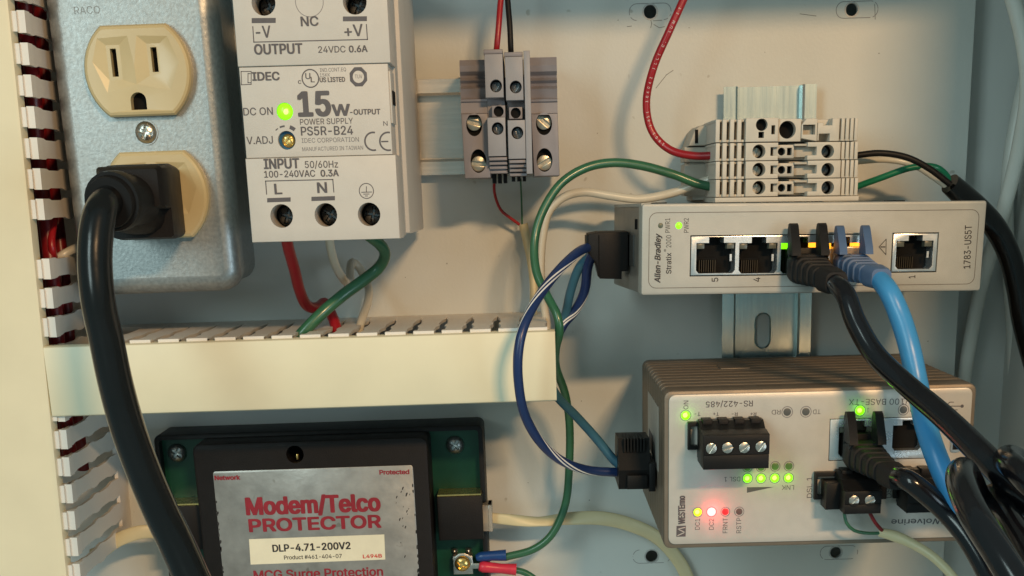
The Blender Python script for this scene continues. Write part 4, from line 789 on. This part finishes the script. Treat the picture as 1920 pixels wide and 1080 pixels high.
# ================================================================== WIRES
cable('wire', 'thin red wire dropping into the top of the left grey terminal', 'wire', [(948, -60, 30), (939, 0, 32), (935, 50, 34), (931, 94, 34), (930, 108, 28)], 1.05, 'red', 'thin wires above the grey terminals')
cable('wire', 'thin black wire dropping into the top of the right grey terminal', 'wire', [(949, -60, 30), (952, 0, 32), (956, 50, 34), (958, 97, 34), (960, 112, 28)], 1.0, 'black', 'thin wires above the grey terminals')
rp = [(1306, -60, 34), (1281, 0, 34), (1254, 60, 34), (1226, 125, 32), (1212, 190, 30), (1222, 245, 30), (1255, 280, 32), (1300, 292, 36), (1352, 291, 40)]
rw = cable('wire', 'thick red wire curving down into the beige terminals, printed in white', 'wire', rp, 1.38, 'red', step=1)
def wire_text(ob, pts, st, s0, size, r):
    P, _, _ = spline([Vector(G.P(*p)) for p in pts], 0, None, .4); P = [Vector(p) for p in P]; o = Vector(G.P(*pts[0])); mb = MB(); L_ = 0; ci = 0; fr = frames(P)
    for i in range(1, len(P)):
        L_ += (P[i]-P[i-1]).length
        if ci < len(st) and L_ > s0+ci*size*.95:
            ch = st[ci]; ci += 1
            if ch == ' ': continue
            vs, fs = text_mesh(ch); T = -(P[i]-P[i-1]).normalized(); y = (Vector((0, 0, D))-P[i]).normalized(); X = (T-y*T.dot(y)).normalized(); Y = y.cross(X)
            V = []
            for v in vs: a = (v[1]*size-size*.35); zz = math.sqrt(max(.05, (r+.05)**2-a*a)); V.append(tuple(P[i]-o+X*(v[0]*size)+Y*a+y*zz))
            mb.add(V, fs)
    mb.build('lettering', 'stripe', ob, recalc=False)
wire_text(rw, rp, 'TI MUL .C (UL) 360601 (16) 1081', 14, 1.7, 1.38)
cable('wire', 'green wire arching from the beige terminals round to the blue ferrule', 'wire', [(1350, 352, 36), (1310, 345, 36), (1262, 327, 36), (1205, 311, 38), (1150, 305, 40), (1098, 315, 42), (1050, 346, 44), (1016, 400, 46), (1002, 455, 48), (1006, 510, 52), (1026, 555, 56), (1044, 590, 60), (1049, 622, 60), (1042, 655, 54), (1043, 690, 44), (1060, 740, 34), (1068, 800, 28), (1067, 880, 24), (1060, 945, 22), (1036, 1000, 22), (1000, 1030, 22), (946, 1045, 22)], [1.55]*22, 'green')
cable('wire', 'off-white wire running beside the green wire into the duct end', 'wire', [(1350, 330, 34), (1310, 344, 32), (1260, 362, 30), (1200, 373, 30), (1145, 367, 30), (1095, 360, 30), (1055, 371, 30), (1028, 400, 30), (1017, 450, 30), (1014, 510, 30), (1018, 560, 30), (1026, 610, 30), (1030, 660, 32)], 1.5, 'white')
bw = [(1112, 462, 58), (1085, 472, 66), (1045, 510, 80), (1008, 560, 94), (983, 610, 102), (972, 660, 104), (972, 715, 102), (983, 775, 98), (1010, 825, 92), (1050, 862, 84), (1100, 881, 76), (1165, 886, 72)]
bo = cable('wire', 'navy blue wire with white stripes looping down in front of the duct end', 'wire', bw, 1.62, 'blue', 'blue wires joining switch and modem connectors')
Pw = [Vector(G.P(*p)) for p in bw]; o0 = Pw[0]
for ph_ in (0, .62): MB().stripe([p-o0 for p in Pw], 1.62, .075, 2.3+ph_, .14).build('stripe', 'stripe', bo, recalc=False)
bw2 = [(1114, 470, 56), (1102, 500, 52), (1096, 545, 46), (1080, 580, 42), (1058, 606, 42), (1040, 640, 44)]
bo = cable('wire', 'short navy wire with white stripes dropping behind the green wire into the duct', 'wire', bw2, 1.75, 'blue', 'blue wires joining switch and modem connectors')
Pw = [Vector(G.P(*p)) for p in bw2]
for ph_ in (0, .5): MB().stripe([p-Pw[0] for p in Pw], 1.75, .12, .8+ph_, .14).build('stripe', 'stripe', bo, recalc=False)
cable('wire', 'steel blue wire leaving the duct end down to the modem connector', 'wire', [(1112, 476, 54), (1086, 502, 50), (1070, 545, 46), (1060, 590, 42), (1042, 640, 42), (1028, 700, 44), (1044, 742, 50), (1080, 780, 58), (1118, 822, 66), (1152, 864, 72), (1166, 872, 74)], 1.65, 'teal', 'blue wires joining switch and modem connectors')
cable('wire', 'thin red wire bending from under the grey terminals into cream jacket', 'wire', [(928, 325, 18), (927, 360, 14), (938, 392, 10), (956, 408, 9), (974, 421, 8)], .55, 'red', 'thin pair under the grey terminals')
cable('wire', 'thin dark green wire hanging straight under the grey terminals', 'wire', [(976, 335, 14), (978, 380, 10), (979, 424, 8)], .35, 'green', 'thin pair under the grey terminals')
cable('cable', 'cream jacketed telephone cable dropping from grey terminals behind the green wire', 'cable', [(981, 420, 8), (988, 450, 8), (996, 490, 8), (1001, 540, 10), (1000, 580, 14), (1006, 640, 24)], [1.7, 1.7, 1.6, 1.5, 1.4, 1.4], 'cream')
cable('wire', 'black wire from the beige terminals to the black cable jacket', 'wire', [(1600, 292, 40), (1650, 287, 40), (1700, 295, 40), (1742, 316, 40), (1782, 346, 40)], 1.1, 'black', 'three wires right of the beige terminals')
cable('wire', 'bright green wire from the lowest beige terminal to the black cable jacket', 'wire', [(1600, 352, 36), (1650, 334, 32), (1705, 315, 30), (1745, 312, 30), (1768, 322, 32), (1788, 348, 38)], 1.15, 'greenr', 'three wires right of the beige terminals')
cable('wire', 'white wire under the black one entering the black cable jacket', 'wire', [(1600, 303, 34), (1660, 299, 28), (1710, 308, 28), (1745, 328, 32), (1780, 353, 37)], 1.15, 'white', 'three wires right of the beige terminals')
cable('cable', 'thick black cable passing behind the right end of the switch', 'cable', [(1781, 344, 38), (1800, 361, 36), (1835, 392, 32), (1868, 430, 30), (1893, 480, 30), (1908, 540, 30), (1920, 610, 30), (1950, 720, 30)], [3.7, 4.0, 4.1, 4.1, 4.1, 4.1, 4.1, 4.1], 'cordm', None, 22)
for lab, pts, r in (('white cable sweeping in from the top right corner', [(1880, -60, 20), (1905, 20, 20), (1922, 100, 20), (1926, 180, 18), (1908, 290, 10), (1880, 400, 4), (1850, 500, -2), (1828, 590, -4), (1806, 720, -6), (1800, 800, -6)], 2.8),
                    ('white cable hanging by the right edge behind the black cable', [(1945, 60, -4), (1915, 180, -8), (1893, 300, -8), (1888, 400, -8), (1893, 520, -8), (1900, 640, -8), (1902, 760, -8), (1898, 860, -8), (1890, 1100, -8)], 2.6)):
    cable('cable', lab, 'cable', pts, r, 'whitec', 'white cables at the right edge', 18)
cable('wire', 'red wire leaving the power supply bottom and kinking into the duct', 'wire', [(536, 440, 70), (541, 466, 64), (552, 505, 56), (562, 545, 48), (575, 572, 42), (594, 577, 36), (608, 568, 28), (616, 578, 30), (628, 606, 40), (636, 640, 44)], 2.0, 'red', 'wires under the power supply')
cable('wire', 'white wire leaving the power supply bottom and doubling back up', 'wire', [(616, 440, 70), (621, 470, 62), (630, 500, 52), (645, 525, 42), (656, 530, 30), (656, 508, 20), (660, 492, 12), (674, 502, 10), (690, 535, 14), (690, 565, 22), (678, 600, 34), (670, 640, 40)], 1.55, 'white', 'wires under the power supply')
cable('wire', 'green wire crossing below the power supply down into the duct', 'wire', [(690, 444, 66), (712, 458, 60), (722, 476, 56), (712, 500, 52), (685, 523, 52), (645, 552, 54), (605, 586, 58), (562, 630, 60), (540, 660, 58)], [1.5, 2.0, 2.0, 2.0, 2.1, 2.1, 2.1, 2.1, 2.1], 'green', 'wires under the power supply')
cable('telephone_cable', 'flat cream telephone cable leaving the surge protector to the right', 'cable', [(915, 970, 22), (950, 974, 22), (1010, 978, 20), (1070, 972, 16), (1130, 972, 12), (1185, 985, 8), (1235, 1010, 6), (1275, 1055, 5), (1300, 1110, 5)], [2.0, 2.2, 2.2, 2.6, 2.8, 2.8, 2.7, 2.7, 2.7], 'cream', 'flat cream telephone cables', 20, (.35, [0, 0, 45, 25, 5, 0, 0, 0, 0]))
cable('telephone_cable', 'flat cream telephone cable entering the surge protector from the left duct', 'cable', [(172, 1042, 20), (190, 1034, 22), (222, 1012, 26), (262, 998, 26), (295, 998, 24), (320, 1004, 22)], 2.7, 'cream', 'flat cream telephone cables', 20, (.35, [20, 20, 10, 0, 0, 0]))
cable('wire', 'thin green wire under the DSL 1 connector joining the cream cable', 'wire', [(1583, 962, 124), (1587, 980, 124), (1602, 995, 123), (1630, 1000, 122), (1656, 999, 122)], .55, 'green', 'thin pair under the DSL 1 connector')
cable('wire', 'thin red wire under the DSL 1 connector joining the cream cable', 'wire', [(1631, 962, 124), (1641, 980, 124), (1656, 997, 122)], .6, 'redd', 'thin pair under the DSL 1 connector')
cable('cable', 'cream cable running from the DSL 1 connector off the bottom of the photo', 'cable', [(1650, 998, 121), (1680, 1006, 124), (1715, 1022, 128), (1752, 1046, 132), (1790, 1085, 136), (1820, 1130, 140)], [1.5, 1.9, 1.6, 1.5, 1.5, 1.5], 'cream')
# ================================================================== SURGE PROTECTOR
d = Dev('surge_protector', 'black modem surge protector with a worn silver label', 'surge protector', (590, 1000), 30, ang=.15); L = d.L
tl, tr = L(287, 820, 22), L(905, 797, 22); wtop = L(600, 806, 22)[1]; wbt = wtop-82; fl, fr = tl[0], tr[0]
MB().prism(rrect(fl, fr, wbt, wtop, 2.6, 6), 0, 22, .8, [rrect(fl+1.9, fr-1.9, wbt+2, wtop-2.0, 1.2, 4)], back=False).build('tray', 'black', d)
MB().box(fl+1.85, fr-1.85, wbt+1.9, wtop-1.95, 14, 16.5).build('circuit_board', 'pcb', d)
hl_, hr_ = L(366, 900, 38)[0], L(805, 900, 38)[0]; ht = L(585, 826, 38)[1]
cu, cw = L(553, 852, 38)
MB().prism(rrect(hl_, hr_, wbt+1, ht, 3.0, 6), 16.5, 38, 1.2, [circ(cu, cw, 3.3)]).build('housing', 'blackb', d)
MB().disc(cu, cw, 3.25, 26, 27).build('screw_well', 'dark', d); MB().box(cu-.2, cu+.5, cw-2.6, cw-.6, 27, 34, .1).build('well_post', 'brass', d)
lp = [(396, 884), (774, 871), (784, 1120), (408, 1130)]; lq = [L(a, b, 38) for a, b in lp]; lq = [(min(p[0] for p in lq)+.6, 0)]
la, lb_ = L(399, 884, 38), L(774, 872, 38); lt = (la[1]+lb_[1])/2
MB().prism(rrect(la[0], lb_[0], wbt+6, lt, 1.0, 4), 38.0, 38.25, .1).build('label', 'labels', d)
K = MB(); T = lambda s_, a, b, c, **k: txt(K, d, s_, a, b, c, k.pop('h', 38.25), **k)
T('Modem/Telco', (464, 965), (712, 957), 31, bold=.05); T('PROTECTOR', (469, 997), (714, 988.5), 23, bold=.05); T('MCG Surge Protection', (477, 1086), (718, 1079), 16, bold=.03); T('Network', (403, 900), (450, 899), 8, bold=.05); T('Protected', (712, 889.5), (767, 888.5), 8, bold=.05)
K.build('lettering', 'redink', d)
sp = [L(a, b, 38.3) for a, b in ((467, 1011), (720.5, 1002), (722.5, 1049), (470, 1058.5))]
st_ = MB().prism(sp, 38.2, 38.4); st_.build('sticker', 'labelw', d)
K = MB(); T('DLP-4.71-200V2', (512, 1034.5), (657, 1029), 13, bold=.035, h=38.4); T('Product #461-404-07', (533, 1049), (641, 1046), 7.5, bold=.015, h=38.4); K.build('sticker_lettering', 'inkd', d)
K = MB(); T('L494B', (681, 1046.5), (716, 1045), 6.5, bold=.03, h=38.4); K.build('sticker_code', mat('orange_red_ink', (.65, .04, .03), .5), d)
wr = MB(); rnd = random.Random(3)
for k in range(34):
    side = k % 2; y_ = rnd.uniform(wbt+20, lt-2); x_ = (la[0] if side == 0 else lb_[0])+rnd.uniform(-.1, .5)*(1 if side == 0 else -1); s_ = rnd.uniform(.3, .9)
    wr.prism([(x_+rnd.uniform(.5, 1)*s_*math.cos(t)*.6, y_+rnd.uniform(.6, 1.6)*s_*math.sin(t)) for t in (0, .9, 1.9, 2.9, 3.9, 5.1)], 38.2, 38.33)
for k in range(16):
    x_, y_ = rnd.uniform(lb_[0]-9, lb_[0]-1.5), rnd.uniform(lt-36, lt-8); s_ = rnd.uniform(.15, .5); wr.prism([(x_+s_*math.cos(t), y_+s_*1.8*math.sin(t+.6)) for t in (0, 1, 2.1, 3.3, 4.5)], 38.2, 38.31)
wr.build('label_scuffs', 'inkd', d)
for x, y, r in ((331, 850, 3.6), (853, 835, 3.5)):
    u, w = L(x, y, 18); cross_screw(d, u, w, r, 16.6, 2.6, mat('dull_zinc_screw', (.42, .43, .42), .35, .9), ang=35)
for nm, a, b, y0, y1 in (('jack', 821, 905, 932, 1014), ('jack', 300, 375, 950, 1033)):
    h = 31; u0_, u1_, w0_, w1_ = L(a, 970, h)[0], L(b, 970, h)[0], L(a, y1, h)[1], L(a, y0, h)[1]
    if a < 500: u1_ = hl_-.3
    MB().box(u0_, u1_, w0_, w1_, 16.5, h, .5).build('telephone_jack', 'blackb', d)
    MB().box(u0_+.2, u1_-.3, w1_+.05, w1_+.6, 16.6, h-1).build('jack_shield_strip', 'brass', d)
u, w = L(866, 1056, 24)
MB().box(u-3.6, u+4.2, w-5, w+2.4, 16.5, 22, .3).build('ground_lug', 'screw', d)
for dx in (-3.0, 2.6): MB().dome(u+dx, w+3.6, 1.3, 16.6, 2.2).build('solder_joint', 'screw', d, 60)
cross_screw(d, u, w-.6, 3.2, 22, 2, 'brass', 'ground_screw', 30)
d2 = Dev('telephone_plug', 'clear telephone plug in the right side of the surge protector', 'telephone plug', (913, 970), 24); L2 = d2.L
a, b = L2(903, 996, 26), L2(921, 946, 26); MB().box(a[0], b[0], a[1], b[1], 17, 27, .5).build('plug_shell', 'clear', d2); MB().box(b[0]-1.2, b[0]+.3, a[1], b[1], 16.5, 27.6, .4).build('plug_shoulder', 'clear', d2)
MB().box(a[0]+.2, b[0]-.4, a[1]+3, b[1]-3, 19, 25.5, .3).build('inner_cable_end', 'cream', d2)
for lab, m, pts, r, cat in (('blue crimp terminal on the green wire at the surge protector', 'ferb', [(893, 1046, 22), (902, 1044, 22), (925, 1042, 22), (949, 1041, 22)], [1.3, 2.0, 2.0, 2.3], 'crimp terminal'), ('red crimp terminal below the blue one at the surge protector', 'ferr', [(898, 1062, 23), (906, 1063, 23), (940, 1066, 23), (968, 1068, 23)], [1.5, 2.3, 2.0, 2.4], 'crimp terminal')):
    cable('crimp_terminal', lab, cat, pts, r, m, 'crimp terminals', 18)
MB().box(*[0]*6) if False else None
rt = Dev('ring_lug', 'tinned ring of the red crimp terminal clamped by the brass screw', 'ring lug', (885, 1058), 23); L2 = rt.L
uu_, ww_ = L2(868, 1056, 23); lm = MB().prism(circ(uu_, ww_, 3.9), 22.05, 22.7, .1, [circ(uu_, ww_, 3.0)]); e_ = L2(903, 1062, 23); lm.box(uu_+3.2, e_[0]+1, e_[1]-.9, e_[1]+1.2, 22.1, 22.8, .1); lm.build('ring', 'screw', rt)
cable('wire', 'short green wire leaving the red crimp terminal downwards', 'wire', [(962, 1068, 23), (985, 1074, 22), (1010, 1092, 22), (1030, 1120, 22)], 1.3, 'green')
